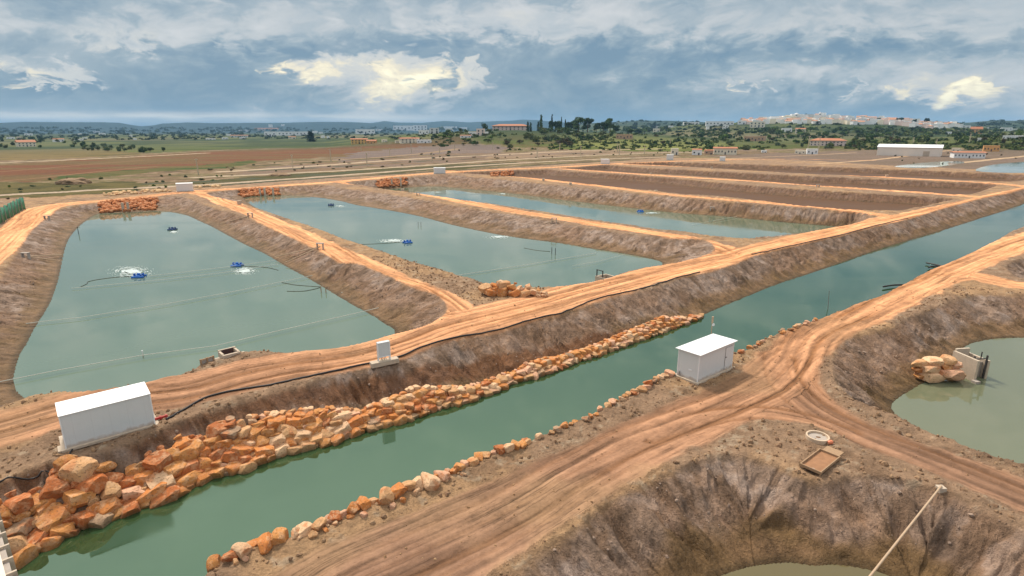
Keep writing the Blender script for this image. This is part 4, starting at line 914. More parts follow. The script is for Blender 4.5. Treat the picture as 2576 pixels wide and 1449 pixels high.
# ------------------------------------------------------------------ white huts
def hut(pos, rz, L, Dp, h, label, door_x=None, over=0.06, group=None, pitch=0.10, small=False, roofcap=0.05):
    t = empty('white_hut', pos, rz); tag(t, label, 'hut', group)
    MB().box((L / 2, Dp / 2, 0.05), (L + 0.5, Dp + 0.45, 0.16)).build('base_slab', M_CONC, t)
    b = MB(); z0, hf, hb = 0.131, h, h + pitch
    b.poly([(0, 0, z0), (L, 0, z0), (L, Dp, z0), (0, Dp, z0), (0, 0, hf), (L, 0, hf), (L, Dp, hb), (0, Dp, hb)],
           [(0, 1, 5, 4), (1, 2, 6, 5), (2, 3, 7, 6), (3, 0, 4, 7), (4, 5, 6, 7), (0, 3, 2, 1)])
    b.build('wall', M_WHITE, t)
    r = MB(); o = over; zf, zb = hf + 0.004 - pitch * o / Dp, hb + 0.004 + pitch * o / Dp
    pts = [(-o, -o, zf), (L + o, -o, zf), (L + o, Dp + o, zb), (-o, Dp + o, zb)]
    r.poly(pts + [(x, y, z + roofcap) for x, y, z in pts], [(0, 3, 2, 1), (4, 5, 6, 7), (0, 1, 5, 4), (1, 2, 6, 5), (2, 3, 7, 6), (3, 0, 4, 7)])
    r.build('roof', M_ROOFW, t)
    if not small:
        tr = MB()
        for x, y in ((0, 0), (L, 0), (L, Dp), (0, Dp)): tr.box((x, y, (z0 + hf) / 2), (0.07, 0.07, hf - z0 - 0.02))
        tr.build('corner_trim', M_ROOFW, t)
    return t
def base(u, v, z=0.0):
    x, y = P(u, v, z); return Vector((x, y, z))
a0, a1 = P(167, 1131, .05), P(391, 1068, .05)
rzA = math.atan2(a1[1] - a0[1], a1[0] - a0[0])
zA = (gh(*a0) + gh(*a1)) / 2
hutA = hut((a0[0], a0[1], 0.0), rzA, 5.0, 2.0, 2.38, 'long white hut with a sloped white roof beside the stone bank', over=0.05, pitch=0.16)
MB().box((-0.12, 0.35, 0.02), (0.6, 0.9, 0.14)).build('step', M_CONC, hutA)
b0, b1 = P(1754, 962, .1), P(1840, 923, .1)
rzB = math.atan2(b1[1] - b0[1], b1[0] - b0[0])
hutB = hut((b0[0], b0[1], 0.0), rzB, 5.05, 1.95, 2.5, 'white hut with an overhanging roof between canal and near road', over=0.22, pitch=-0.03)
d = MB().box((4.35, -0.012, 1.14), (0.92, 0.02, 2.0)).build('door', M_WHITE, hutB)
MB().box((3.86, -0.02, 1.14), (0.025, 0.022, 2.0)).box((4.35, -0.02, 2.16), (0.95, 0.022, 0.02)).build('door_gap', M_STEEL, hutB)
MB().box((3.97, -0.05, 1.3), (0.14, 0.05, 0.05)).build('handle', M_DARK, d)
MB().box((-0.02, 0.75, 0.95), (0.04, 0.3, 0.1)).build('vent', M_ROOFW, hutB)
MB().bar((-0.08, 1.7, 0.15), (-0.08, 1.7, 0.55), 0.05).build('tap_pipe', M_STEEL, hutB)
# mast behind the hut
mx = pix_dir(1789, 842); my = 48.9; t_ = my / mx.y; mp = (mx.x * t_, my)
tt = empty('mast', (mp[0], mp[1], gh(*mp))); tag(tt, 'slender pale mast with a small box behind the white hut', 'mast')
dtop = pix_dir(1788, 797); ztop = CAM_H + dtop.z * my / dtop.y - gh(*mp)
MB().bar((0, 0, -0.3), (0, 0, ztop), 0.045, 0.04).build('pole', M_PALEPOLE, tt)
MB().box((0.09, 0, ztop - 0.75), (0.22, 0.16, 0.2), bevel=0.02).build('junction_box', M_WHITE, tt)
MB().bar((0, 0, ztop - 0.6), (0, 0, ztop + 0.02), 0.085).build('antenna', M_PALEPOLE, tt)
# distant huts along the far road
for u, v, w, h, lab in ((466, 482, 42, 20, 'white hut at the corner of the far road above the first pond'), (1106, 437.5, 29, 14.5, 'white hut on the far road where the second dyke begins'),
                        (1522, 413, 22, 12, 'white hut on the far road beside a timber pole'), (1685, 403, 17, 13, 'small white hut below the cream shed'), (1817, 405.5, 14, 10, 'smallest white hut below the cream barn')):
    q = base(u, v); dist = q.length; ct = q.y / math.hypot(q.x, q.y); L = w / FOC * dist * ct * ct; hh = h / FOC * dist * 0.98 * ct
    a = -math.atan2(q.x, q.y)
    off = Vector((-math.cos(a) * L / 2, -math.sin(a) * L / 2, 0))
    hut(q + off, a + R(random.uniform(-3, 3)), L, 2.2, hh, lab, group='white huts along the far road', small=True, pitch=0.1)
# electric cabinet on its plinth
c0, c1 = P(952, 911, .3), P(985, 904, .3); rzC = math.atan2(c1[1] - c0[1], c1[0] - c0[0])
cab = empty('electric_cabinet', (c0[0], c0[1], 0.0), rzC); tag(cab, 'tall narrow white cabinet on legs standing on a concrete block by the road', 'cabinet')
MB().box((0.6, 0.18, 0.10), (2.5, 0.7, 0.44), bevel=0.03).build('plinth', M_CONC, cab)
MB().box((0.58, 0.2, 1.35), (1.10, 0.36, 1.38), bevel=0.015).build('panel', M_WHITE, cab)
fr = MB()
for x in (0.05, 1.11): fr.box((x, 0.02, 1.16), (0.07, 0.05, 1.76))
fr.box((0.58, 0.02, 2.0), (1.13, 0.06, 0.06)).box((0.58, 0.02, 0.69), (1.0, 0.05, 0.05))
fr.build('frame', M_ROOFW, cab)
for x in (0.06, 1.1): MB().box((x, 0.3, 0.5), (0.07, 0.07, 0.36)).build('leg', M_WHITE, cab)
cb_ = MB()
for k in range(4): cb_.tube([(0.3 + 0.14 * k, 0.2, 0.66), (0.36 + 0.12 * k, 0.12 - 0.03 * k, 0.48), (0.3 + 0.16 * k, 0.25, 0.33)], 0.03, 5)
cb_.build('cable', M_DARK, cab)
# ------------------------------------------------------------------ hoses, ropes, poles
def gpath(pts, lift, z=None):
    out = []
    for u, v in pts:
        if z is None: h_ = hit(u, v); out.append(h_ + Vector((0, 0, lift)))
        else: x, y = P(u, v, z); out.append(Vector((x, y, z)))
    return out
def crv(pts, k=5):
    a = smooth_line(np.array([p[:] for p in pts]), False, k); return [Vector(p) for p in a]
def line_obj(name, pts, r, mat, label, cat, group=None, n=6, lie=None):
    pts = crv(pts)
    if lie is not None:
        for p in pts: p.z = max(gh(p.x, p.y) + lie, p.z if lie < 0 else -99)
    o = MB().tube(pts, r, n).build(name, mat, None, True); return tag(o, label, cat, group)
hp = gpath(q6([(1075, 440), (1200, 372), (1350, 292), (1550, 247), (1750, 217), (2000, 162), (2208, 117)]) + [(900, 921), (1000, 900)] + q4([(600, 1417), (760, 1367), (900, 1334), (1100, 1302), (1300, 1250), (1500, 1192), (1700, 1140), (1900, 1060), (2100, 1010), (2300, 964), (2450, 920)]) + q5([(0, 878), (130, 848)]), 0.07)
line_obj('black_hose', hp, 0.075, M_BLACK, 'thick black hose running along the canal side of the main road', 'hose', lie=0.08)
hp = gpath(q5([(520, 712), (640, 692), (850, 642), (1200, 566), (1400, 511), (1700, 441)]), 0.05)
line_obj('black_hose', hp, 0.075, M_BLACK, 'thin black hose on the canal edge of the far main road', 'hose', lie=0.06)
hp = gpath(q6([(480, 622), (455, 655), (430, 705), (300, 775), (150, 825), (-60, 862)]), 0.05)
line_obj('black_hose', hp, 0.05, M_BLACK, 'thin black hose trailing from the hut slab to the picture edge', 'hose', lie=0.05)
rc = hit(*q6([(1040, 437)])[0]); cp = empty('hose_coupling', rc, rzA); tag(cp, 'red hose coupling between the long white hut and black hose', 'coupling')
MB().bar((-0.45, 0, 0.16), (0.45, 0.05, 0.14), 0.10).build('sleeve', M_RED, cp); MB().bar((-0.06, 0, 0.16), (0.06, 0.0, 0.16), 0.16).bar((0.3, 0.03, 0.15), (0.38, 0.03, 0.15), 0.15).build('flange', M_RED, cp)
# ropes over the first pond
def rope(pts, z, r, lab, mat=M_ROPE, grp='ropes stretched over the first pond'):
    ps = [Vector((*P(u, v, z), z)) for u, v in pts]
    o = MB().tube(ps, r, 5).build('rope', mat); tag(o, lab, 'rope', grp)
rope([(-40, 828), (110, 808), (201, 798.6), (425, 763), (579, 735), (761, 698), (832, 683)], W1 + 0.25, 0.045, 'pale rope across the first pond just below the two blue aerators')
rope([(-60, 972), (145, 931), (360, 893), (540, 870), (704, 831), (872, 793), (1000, 763), (1085, 738)], W1 + 0.3, 0.045, 'nearest pale rope across the first pond, carrying a white marker')
rope([(180, 725), (422, 702), (566, 685), (700, 664)], W1 + 0.2, 0.04, 'faint pale rope passing just behind the left blue aerator')
rope([(378, 694), (566, 672), (690, 655)], W1 + 0.2, 0.04, 'short pale rope joining the two blue aerators')
rope([(858, 736), (960, 722), (1100, 700), (1310, 668), (1500, 636)], W1 + 0.2, 0.045, 'pale rope across the near part of the second pond', grp='ropes over the second pond')
rope([(1440, 668), (1510, 656), (1572, 639)], W1 + 0.25, 0.028, 'short pale rope at the right bank of the second pond', grp='ropes over the second pond')
rope([(1740, 565), (1860, 543)], W3 + 0.3, 0.03, 'pale rope across the third pond', grp='ropes over the third pond')
mk = Vector((*P(360, 896, W1), W1)); mko = empty('marker_post', mk); tag(mko, 'short white marker post on the nearest rope of the first pond', 'marker')
MB().bar((0, 0, -0.4), (0, 0, 0.55), 0.05).build('post', M_WHITE, mko); MB().bar((0, 0, 0.5), (0, 0, 0.62), 0.075).build('cap', M_WHITE, mko)
def floathose(pts, w, lab, grp):
    ps = [Vector((*P(u, v, w), w + 0.03)) for u, v in pts]
    line_obj('floating_hose', ps, 0.04, M_BLACK, lab, 'hose', grp)
FH = 'black hoses floating on the ponds'
floathose([(203, 722), (219, 714), (222, 709), (250, 703), (300, 697), (340, 696)], W1, 'black floating hose leading to the left blue aerator', FH)
floathose([(709, 711), (735, 716), (756, 718.5), (805, 722)], W1, 'upper of two black hoses floating from the post pair', FH)
floathose([(722, 733), (760, 733), (785, 729), (805, 724)], W1, 'lower of two black hoses floating from the post pair', FH)
floathose([(612, 670), (660, 672), (680, 675), (700, 680)], W1, 'black hose floating right of the right blue aerator', FH)
floathose([(880, 616), (960, 613), (1012, 609)], W1, 'black hose trailing left of the second pond blue aerator', FH)
floathose([(1318, 624), (1350, 630), (1384, 633)], W1, 'short black hose floating at the second pond right bank', FH)
# black pipes lying in the canal
for pts, lab in (([(2330, 661), (2350, 665), (2375, 670), (2392, 674)], 'upper black pipe of the fork sticking into the canal'), ([(2336, 673), (2345, 670), (2370, 670), (2390, 674)], 'lower black pipe of the fork sticking into the canal'), ([(2222, 721), (2250, 717), (2280, 716), (2296, 711)], 'lone black pipe lying along the near canal edge')):
    ps = [Vector((*P(u, v, WC + 0.3), WC + 0.3)) for u, v in pts]; line_obj('black_pipe', ps, 0.13, M_BLACK, lab, 'pipe', 'black pipes in the canal')
# leaning stake in the canal and long pole at the near pond
ca = Vector((*P(2083, 778, WC), WC)); dd = pix_dir(2086, 731); zz = CAM_H + dd.z * ca.y / dd.y
o = MB().bar(ca - Vector((0, 0, 0.4)), (dd.x * ca.y / dd.y, ca.y, zz), 0.05, 0.04).build('stake', M_STEEL); tag(o, 'thin grey stake standing in the canal', 'stake')
pa = hit(2366, 1232) + Vector((0, 0, 0.25)); pb = Vector((*P(2189, 1449, -0.1), -0.1)); pc = pa + (pb - pa) * 1.9
o = empty('long_pole', pa); tag(o, 'long pale pole reaching from the bank out over the near silty pond', 'pole')
MB().bar((0, 0, 0), pc - pa, 0.055, 0.055, 10).build('shaft', M_PALEPOLE, o); MB().bar(pc - pa - Vector((0, 0, 3.6)), pc - pa + Vector((0, 0, .15)), 0.09).build('support_post', M_WOOD, o)
MB().box((0, 0, -0.2), (0.4, 0.4, 0.3)).build('footing', M_CONC, o)
# ------------------------------------------------------------------ concrete ring and timber tray
rg = hit(2056, 1103); ring = empty('concrete_ring', rg); tag(ring, 'pale concrete ring lying on the ground near the road curve', 'ring')
def ringmesh(r0, r1, h, n=40):
    m = MB(); pts = []
    for k in range(n):
        c, s_ = math.cos(2 * math.pi * k / n), math.sin(2 * math.pi * k / n); pts += [(c * r1, s_ * r1, -0.1), (c * r1, s_ * r1, h), (c * r0, s_ * r0, h), (c * r0, s_ * r0, -0.1)]
    return m.poly(pts, [(4 * k + j, 4 * ((k + 1) % n) + j, 4 * ((k + 1) % n) + (j + 1) % 4, 4 * k + (j + 1) % 4) for k in range(n) for j in range(4)])
ringmesh(0.62, 0.72, 0.22).build('wall', mat_basic('ring_concrete', (0.56, 0.43, 0.31), 0.85, 0.15, 4), ring)
MB().bar((0, 0, -0.05), (0, 0, 0.08), 0.625, None, 32).build('fill', M_CONCD, ring)
oc = hit(*[(2980 + 800 / 6.038) / 1.4907, (1580 + 510 / 6.038) / 1.4907]); ob = MB().box((0, 0, 0.12), (0.36, 0.26, 0.24), 0.3, bevel=0.06).build('crate', mat_basic('orange_plastic', (0.62, 0.20, 0.10), 0.5, 0.2, 5)); ob.location = oc
tag(ob, 'small orange crate beside the concrete ring', 'crate')
TR = [P((2980 + x / 6.038) / 1.4907, (1580 + y / 6.038) / 1.4907, 0.1) for x, y in ((100, 1050), (580, 1260), (900, 820), (450, 670))]
tx = Vector((*TR[0], 0)); e1 = Vector((*TR[1], 0)) - tx; e2 = Vector((*TR[3], 0)) - tx
tray = empty('timber_tray', (tx.x, tx.y, 0.08), math.atan2(e1.y, e1.x)); tag(tray, 'shallow rusty timber tray on the slope below the concrete ring', 'tray')
A_, B_ = e1.length, e2.length
for nm, c, sz in (('side_board', (A_ / 2, 0.03, 0.25), (A_ + .06, 0.06, 0.18)), ('side_board', (A_ / 2, B_ - 0.03, 0.25), (A_ + .06, 0.06, 0.18)), ('end_board', (0.03, B_ / 2, 0.25), (0.06, B_ - .13, 0.18)), ('end_board', (A_ - 0.03, B_ / 2, 0.25), (0.06, B_ - .13, 0.18))): MB().box(c, sz).build(nm, M_WOOD, tray)
MB().box((A_ / 2, B_ / 2, 0.19), (A_ - .13, B_ - .13, 0.03)).build('bottom', mat_basic('rusty_sheet', (0.30, 0.155, 0.08), 0.9, 0.4, 3), tray)
for x, y in ((0.05, 0.05), (A_ - .05, 0.05), (0.05, B_ - .05), (A_ - .05, B_ - .05)): MB().box((x, y, -0.12), (0.07, 0.07, 0.5)).build('leg', M_WOOD, tray)
MB().box((A_ / 2, B_ + 0.45, 0.2), (A_ * 0.8, 0.8, 0.1)).build('platform', M_WOOD, tray)
bt = Vector((*P((2980 + 380 / 6.038) / 1.4907, (1580 + 1075 / 6.038) / 1.4907, 0.3), tray.location.z + 0.26)); bo = MB().bar((-0.14, 0, 0), (0.10, -0.05, 0), 0.045, None, 10).bar((0.10, -.05, 0), (0.17, -.065, 0), 0.02, None, 8).build('plastic_bottle', M_WHITE); bo.location = bt
tag(bo, 'white bottle lying inside the timber tray', 'bottle')
# ------------------------------------------------------------------ pond gates and outlets
x0, y0 = P(562, 906, .0); x1, y1 = P(606, 895, .0); rz = math.atan2(y1 - y0, x1 - x0)
ot = empty('outlet_box', (x0, y0, 0.0), rz); tag(ot, 'pale concrete outlet box with a dark opening at the first pond corner', 'outlet box')
LX = math.hypot(x1 - x0, y1 - y0)
for nm, c, sz in (('front_wall', (LX / 2, 0.1, 0.05), (LX, 0.2, 0.7)), ('back_wall', (LX / 2, 1.3, 0.1), (LX, 0.16, 0.9)), ('side_wall', (0.09, 0.7, 0.08), (0.18, 1.0, 0.75)), ('side_wall', (LX - .09, 0.7, 0.08), (0.18, 1.0, 0.75))): MB().box(c, sz).build(nm, M_CONC, ot)
MB().box((LX / 2, 1.19, 0.25), (LX * 0.66, 0.05, 0.55)).build('gate_board', mat_basic('dark_gate', (0.07, 0.035, 0.03), 0.8, 0.3, 4), ot)
for sx in (-0.35, LX + 0.3): MB().box((sx, 0.5, -0.02), (0.5, 0.35, 0.35), bevel=0.08).build('wing_block', M_CONC, ot)
g0 = P(509, 924, .0); g1 = P(541, 914, .0); rzg = math.atan2(g1[1] - g0[1], g1[0] - g0[0])
gt = empty('grate_frame', (g0[0], g0[1], 0.0), rzg); tag(gt, 'weathered timber grate frame left of the outlet box', 'grate'); LG = math.hypot(g1[0] - g0[0], g1[1] - g0[1])
for x in (0, LG * .5, LG): MB().box((x, 0.15, 0.25), (0.12, 0.12, 0.9)).build('post', M_WOOD, gt)
for z in (-0.05, 0.62): MB().box((LG / 2, 0.15, z), (LG - .13, 0.1, 0.1)).build('rail', M_WOOD, gt)
MB().box((LG * .25, 0.17, 0.28), (LG * .4, 0.03, 0.5)).box((LG * .75, 0.17, 0.28), (LG * .4, 0.03, 0.5)).build('screen', M_CONCD, gt)
# box with a frame in the second pond
k0 = P(1510, 703, -1.2); k1 = P(1524, 706, -1.2)
bx = empty('sluice_box', (*P(1524, 700, -1.0), W1), R(35)); tag(bx, 'pale square concrete sluice box with a dark frame at second pond', 'sluice box')
for nm, c, sz in (('front_wall', (0, -1.0, 0.2), (2.2, 0.22, 2.6)), ('back_wall', (0, 1.0, 0.2), (2.2, 0.22, 2.6)), ('side_wall', (-1.0, 0, 0.2), (0.2, 1.77, 2.6)), ('side_wall', (1.0, 0, 0.2), (0.2, 1.77, 2.6))): MB().box(c, sz).build(nm, M_CONC, bx)
MB().box((-0.95, 0.9, 2.0), (0.12, 0.12, 1.0)).box((-0.95, -0.3, 2.0), (0.12, 0.12, 1.0)).box((-0.95, 0.3, 2.45), (0.12, 1.3, 0.1)).build('gate_frame', M_DARK, bx)
# concrete gate of the silty pond
gp = P(2452, 952, WR)
pg = empty('pond_gate', (gp[0], gp[1], WR), R(8)); tag(pg, 'concrete gate with side walls and dark posts at the silty pond', 'gate')
for nm, c, sz in (('side_wall', (-0.75, 0.6, 0.75), (0.25, 2.6, 2.7)), ('side_wall', (0.95, 0.9, 0.6), (0.22, 2.2, 2.4)), ('back_wall', (0.1, 1.9, 1.2), (1.45, 0.2, 2.2))): MB().box(c, sz).build(nm, M_CONC, pg)
MB().box((0.1, 0.35, 0.5), (1.46, 0.08, 2.0)).build('gate_board', M_CONCD, pg)
for x in (-0.56, 0.78): MB().box((x, -0.05, 1.0), (0.1, 0.14, 2.6)).build('guide_post', M_DARK, pg)
MB().box((0.1, -0.05, 2.0), (1.2, 0.1, 0.09)).build('cross_beam', M_DARK, pg)
MB().bar((0.1, -0.05, 2.0), (0.1, -0.05, 2.7), 0.05).build('lifting_screw', M_DARK, pg)
MB().box((-0.85, -0.9, -0.02), (0.5, 0.5, 0.5)).build('pipe_end', M_CONCD, pg)
# notched concrete wall at the lower left corner
w0, w1 = Vector((*P(-2, 1284, -0.25), -0.25)), Vector((*P(52, 1470, -0.25), -0.25))
wl = empty('concrete_wall', (w0.x, w0.y, 0), math.atan2(w1.y - w0.y, w1.x - w0.x)); tag(wl, 'notched pale concrete wall at the lower left corner of the canal', 'wall'); LW = (w1 - w0).length
MB().box((LW / 2, -0.42, -1.9), (LW + 1.2, 0.5, 3.4)).build('wall', M_CONCD, wl)
MB().box((LW / 2, -0.75, -0.12), (LW + 1.2, 0.7, 0.16)).build('coping', mat_basic('white_coping', (0.72, 0.64, 0.55), 0.8, 0.12, 3), wl)
for k in range(7): MB().box((0.3 + k * LW / 6, -0.20, -0.45), (0.12, 0.42, 0.8)).build('rib', M_CONC, wl)
# stone facings with gate posts at the far inlets
def facing(u0, u1, vt, vb, gate_u, w, lab, n):
    a = hit((u0 + u1) / 2, vb); t = empty('stone_inlet', a, 0); tag(t, lab, 'stone inlet', 'stone faced inlets of the far road'); bm = bmesh.new(); sl = (u1 - u0) * 0.055
    for k in range(n):
        q = random.random(); u = u0 + (u1 - u0) * q; v = random.uniform(vt, vb) + sl * (0.5 - q); p = hit(u, v)
        if p is None: continue
        p.z = max(p.z, w) ; r = random.uniform(0.42, 0.72); p = p - a + Vector((0, 0, r * .45))
        nv = len(bm.verts); bmesh.ops.create_icosphere(bm, subdivisions=2, radius=1.0); bm.verts.ensure_lookup_table()
        for vv in bm.verts[nv:]: vv.co *= 1 + 0.22 * math.sin(vv.co.x * 5 + k) * math.cos(vv.co.z * 4 + k * 2)
        bmesh.ops.transform(bm, matrix=Matrix.Translation(p) @ Matrix.Rotation(random.uniform(0, 6), 4, 'Z') @ Matrix.Diagonal((r * 1.2, r, r * .85, 1)), verts=bm.verts[nv:])
    me = bpy.data.meshes.new('facing'); bm.to_mesh(me); bm.free(); me.materials.append(M_ROCK); o = link('facing', me, t); o.color = (0.46, 0.16, 0.055, 1); o['kind'] = 'stuff'
    for gu in gate_u:
        q = hit(u0 + (u1 - u0) * gu, vb - 1 + sl * (0.5 - gu)) - a; q.z = 0; MB().box(q + Vector((0, 0, w - a.z + (0.2 - w) / 2)), (0.5, 0.5, -w + 0.5)).build('gate_post', M_CONC, t)
    return t
facing(250, 395, 505, 532, (0.42, 0.51), W1, 'rust coloured stone inlet with two pale posts at the first pond', 170)
facing(603, 703, 476, 494, (0.52, 0.64, 0.85), W1, 'rust coloured stone inlet with pale posts at the second pond', 120)
facing(948, 1024, 450, 470, (0.5, 0.8), W3, 'rust coloured stone inlet at the third pond', 110)
facing(1236, 1292, 433, 443, (0.4,), W4, 'distant rust coloured stone inlet at the fourth pond', 80)
# pale stones dumped behind the far road
bm = bmesh.new()
for k in range(90):
    u = random.uniform(262, 432) if k < 70 else random.uniform(490, 560); v = np.interp(u, [262, 432, 490, 560], [492, 481, 474, 469]) + random.uniform(-5, 1.5); p = Vector((*P(u, v), gh(*P(u, v)))); r = random.uniform(0.3, 0.65)
    nv = len(bm.verts); bmesh.ops.create_icosphere(bm, subdivisions=2, radius=1.0); bm.verts.ensure_lookup_table()
    bmesh.ops.transform(bm, matrix=Matrix.Translation(p + Vector((0, 0, r * .4))) @ Matrix.Rotation(random.uniform(0, 6), 4, 'Z') @ Matrix.Diagonal((r * 1.2, r, r * .8, 1)), verts=bm.verts[nv:])
me = bpy.data.meshes.new('rubble'); bm.to_mesh(me); bm.free(); me.materials.append(M_ROCK); o = link('rubble', me); o.color = (0.66, 0.45, 0.24, 1); tag(o, 'pale stones dumped behind the far road', 'rubble', kind='stuff')
# ------------------------------------------------------------------ aerators with their foam
def aerator(u, v, w, rz, lab, mat=M_BLUE):
    x, y = P(u, v, w); t = empty('paddle_aerator', (x, y, w), rz); t.scale = (.85, .85, .85); tag(t, lab, 'aerator', 'paddle wheel aerators on the ponds')
    for sy in (-0.62, 0.62):
        m = MB().bar((-1.0, sy, 0.12), (1.0, sy, 0.12), 0.2, None, 12); m.build('float', mat, t, True)
    MB().box((0, 0, 0.36), (0.7, 1.3, 0.12), bevel=0.03).build('deck', mat, t)
    MB().box((0, 0, 0.58), (0.55, 0.4, 0.34), bevel=0.08).build('motor_cover', mat, t)
    for sx in (-0.72, 0.72):
        m = MB()
        for k in range(6):
            a = k * math.pi / 3; m.box((sx, math.cos(a) * 0.24, 0.34 + math.sin(a) * 0.24), (0.32, 0.34, 0.035), rot=Matrix.Rotation(a, 3, 'X'))
        m.bar((sx - .2, 0, 0.34), (sx + .2, 0, 0.34), 0.05); m.build('paddle_wheel', mat, t)
    return t
aerator(350, 697, W1, R(10), 'left blue paddle aerator of the first pond, foam behind it')
aerator(597, 669, W1, R(0), 'right blue paddle aerator of the first pond, foam before it')
aerator(434, 578, W1, R(8), 'dark paddle aerator at the far end of the first pond', M_BLUED)
aerator(1025, 611, W1, R(30), 'blue paddle aerator in the middle of the second pond')
aerator(833, 517, W1, R(15), 'distant blue paddle aerator at the far end of second pond', M_BLUED)
aerator(1611, 533, W3, R(10), 'blue paddle aerator of the third pond')
def foam(u, v, ru, rv, w, n, lab):
    """churned water: many low white scraps, denser at the centre and along rings"""
    bm = bmesh.new(); c = Vector((*P(u, v, w), w)); e = Vector((*P(u + ru, v, w), w)) - c; f_ = Vector((*P(u, v - rv, w), w)) - c
    for k in range(n):
        if k % 3: rr = abs(random.gauss(0, 0.42))
        else: rr = random.choice([0.62, 0.8, 1.0]) + random.gauss(0, 0.03)
        a = random.uniform(0, 6.283); p = c + e * rr * math.cos(a) + f_ * rr * math.sin(a)
        s_ = random.uniform(0.08, 0.24) * (1.3 - min(rr, 1)); tang = (-e * math.sin(a) + f_ * math.cos(a)).normalized(); rad = Vector((-tang.y, tang.x, 0)); z = w + random.uniform(0.015, 0.06) + (0.12 * max(0, 0.6 - rr))
        L_ = s_ * random.uniform(1.2, 3.4); vs = []
        for q in range(6):
            b = q * math.pi / 3 + random.uniform(-.3, .3); vs.append(bm.verts.new((p.x + tang.x * math.cos(b) * L_ + rad.x * math.sin(b) * s_ * .6, p.y + tang.y * math.cos(b) * L_ + rad.y * math.sin(b) * s_ * .6, z)))
        top = bm.verts.new((p.x, p.y, z + s_ * 0.35))
        for q in range(6): bm.faces.new((vs[q], vs[(q + 1) % 6], top))
    me = bpy.data.meshes.new('foam'); bm.to_mesh(me); bm.free(); me.materials.append(M_FOAM); o = link('foam', me); tag(o, lab, 'foam', kind='stuff')
foam(330, 684, 62, 15, W1, 420, 'foam behind the left aerator'); foam(616, 682, 34, 10, W1, 230, 'foam before the right aerator'); foam(436, 584, 14, 3.5, W1, 50, 'foam at the far aerator')
foam(988, 606, 42, 5, W1, 220, 'foam beside the second pond aerator'); foam(1255, 597, 40, 5, W1, 150, 'foam along the second pond bank'); foam(856, 519, 18, 2.5, W1, 60, 'foam at the distant aerator'); foam(1640, 536, 24, 2.2, W3, 90, 'foam beside the third pond aerator')
foam(1262, 488, 22, 2, W3, 50, 'foam in the far third pond'); foam(1100, 484, 26, 2, W3, 40, 'foam at the third pond inlet')
# ------------------------------------------------------------------ small blocks, stands and posts on the dykes
for u, v, h, lab in ((602.5, 514, 0.9, 'pale concrete block at the far end of the first dyke'), (1013, 481.5, 0.9, 'pale concrete block at the far end of the second dyke'), (1367, 455, 0.9, 'pale block on the third dyke, left one'), (1435, 466, 0.9, 'grey block on the third dyke, middle one'),
                     (1650, 480, 1.0, 'pale block on the third dyke, right one'), (1907, 454.5, 0.9, 'pale block on the fourth dyke, right one'), (1637, 437, 0.9, 'pale block on the fourth dyke, left one'), (1790, 424, 0.9, 'pale block on the last dyke, left one'), (2077, 437, 1.0, 'pale block on the last dyke, middle one'), (2230, 445.5, 0.9, 'pale block on the last dyke, right one'), (2100, 436, 0.5, 'small pale block beside the middle one of the last dyke')):
    x, y = P(u, v); t = empty('concrete_block', (x, y, gh(x, y))); tag(t, lab, 'block', 'concrete blocks along the dykes')
    MB().box((0, 0, h / 2), (h * 1.0, h * 0.9, h), bevel=0.05).build('body', M_CONC, t); MB().box((0, 0, h + 0.03), (h * 1.15, h * 1.05, 0.08)).build('lid', M_CONC, t)
def stand(u, v, ends, w, lab):
    x, y = P(u, v); z = gh(x, y); t = empty('feeder_stand', (x, y, z)); tag(t, lab, 'stand', 'stands with poles reaching to the water')
    for sx in (-0.5, 0.5): MB().box((sx, 0, 0.4), (0.12, 0.5, 1.1)).build('upright', M_CONCD, t)
    MB().box((0, 0, 1.0), (1.3, 0.6, 0.1)).build('top', M_CONCD, t)
    for eu, ev in ends:
        q = Vector((*P(eu, ev, w + 0.5), w + 0.5)); MB().bar((0, 0, 0.4), q - Vector((x, y, z)), 0.09, 0.07).build('pole', M_PALEPOLE, t)
stand(118, 550, [(199, 561)], W1, 'stand on the left bank near the road bend')
stand(64, 640, [(155, 641), (150, 656)], W1, 'stand on the left bank with two poles')
stand(630, 547, [(551, 564)], W1, 'stand on the first dyke, far one with single pole')
stand(806, 627, [(692, 646), (718, 660)], W1, 'stand on the first dyke, near one with two poles')
stand(1052, 492, [(1030, 500)], W1, 'stand on the second dyke, far one')
stand(1394, 558, [(1330, 574), (1358, 578)], W1, 'stand on the second dyke, near one with two poles')
stand(1793, 508, [(1722, 520)], W3, 'stand on the third dyke by the third pond')
stand(2057, 471, [(2078, 480)], W3, 'stand on the fourth dyke')
def post(u, v, h, w, lab, grp, mat=M_WOOD):
    x, y = P(u, v, w); o = MB().bar((0, 0, -0.6), (0, 0, h), 0.07, 0.06, 7).build('mooring_post', mat); o.location = (x, y, w); tag(o, lab, 'post', grp)
PG = 'posts standing in the ponds'
post(808, 735, 0.9, W1, 'left post of the pair at the first pond right bank', PG); post(820, 736, 0.8, W1, 'right post of the pair at the first pond right bank', PG)
post(198, 588, 1.6, W1, 'dark post at the first pond upper left corner', PG, M_DARK); post(1388, 638, 1.2, W1, 'left dark post of the pair in the second pond', PG, M_DARK); post(1397, 640, 1.2, W1, 'right dark post of the pair in the second pond', PG, M_DARK)
post(787, 576, 0.9, W1, 'pale post near the left bank of the second pond', PG, M_WHITE); post(1052, 567, 0.9, W1, 'grey post in the far part of the second pond', PG, M_STEEL); post(1059, 568, 0.9, W1, 'twin of the grey post in the second pond', PG, M_STEEL)
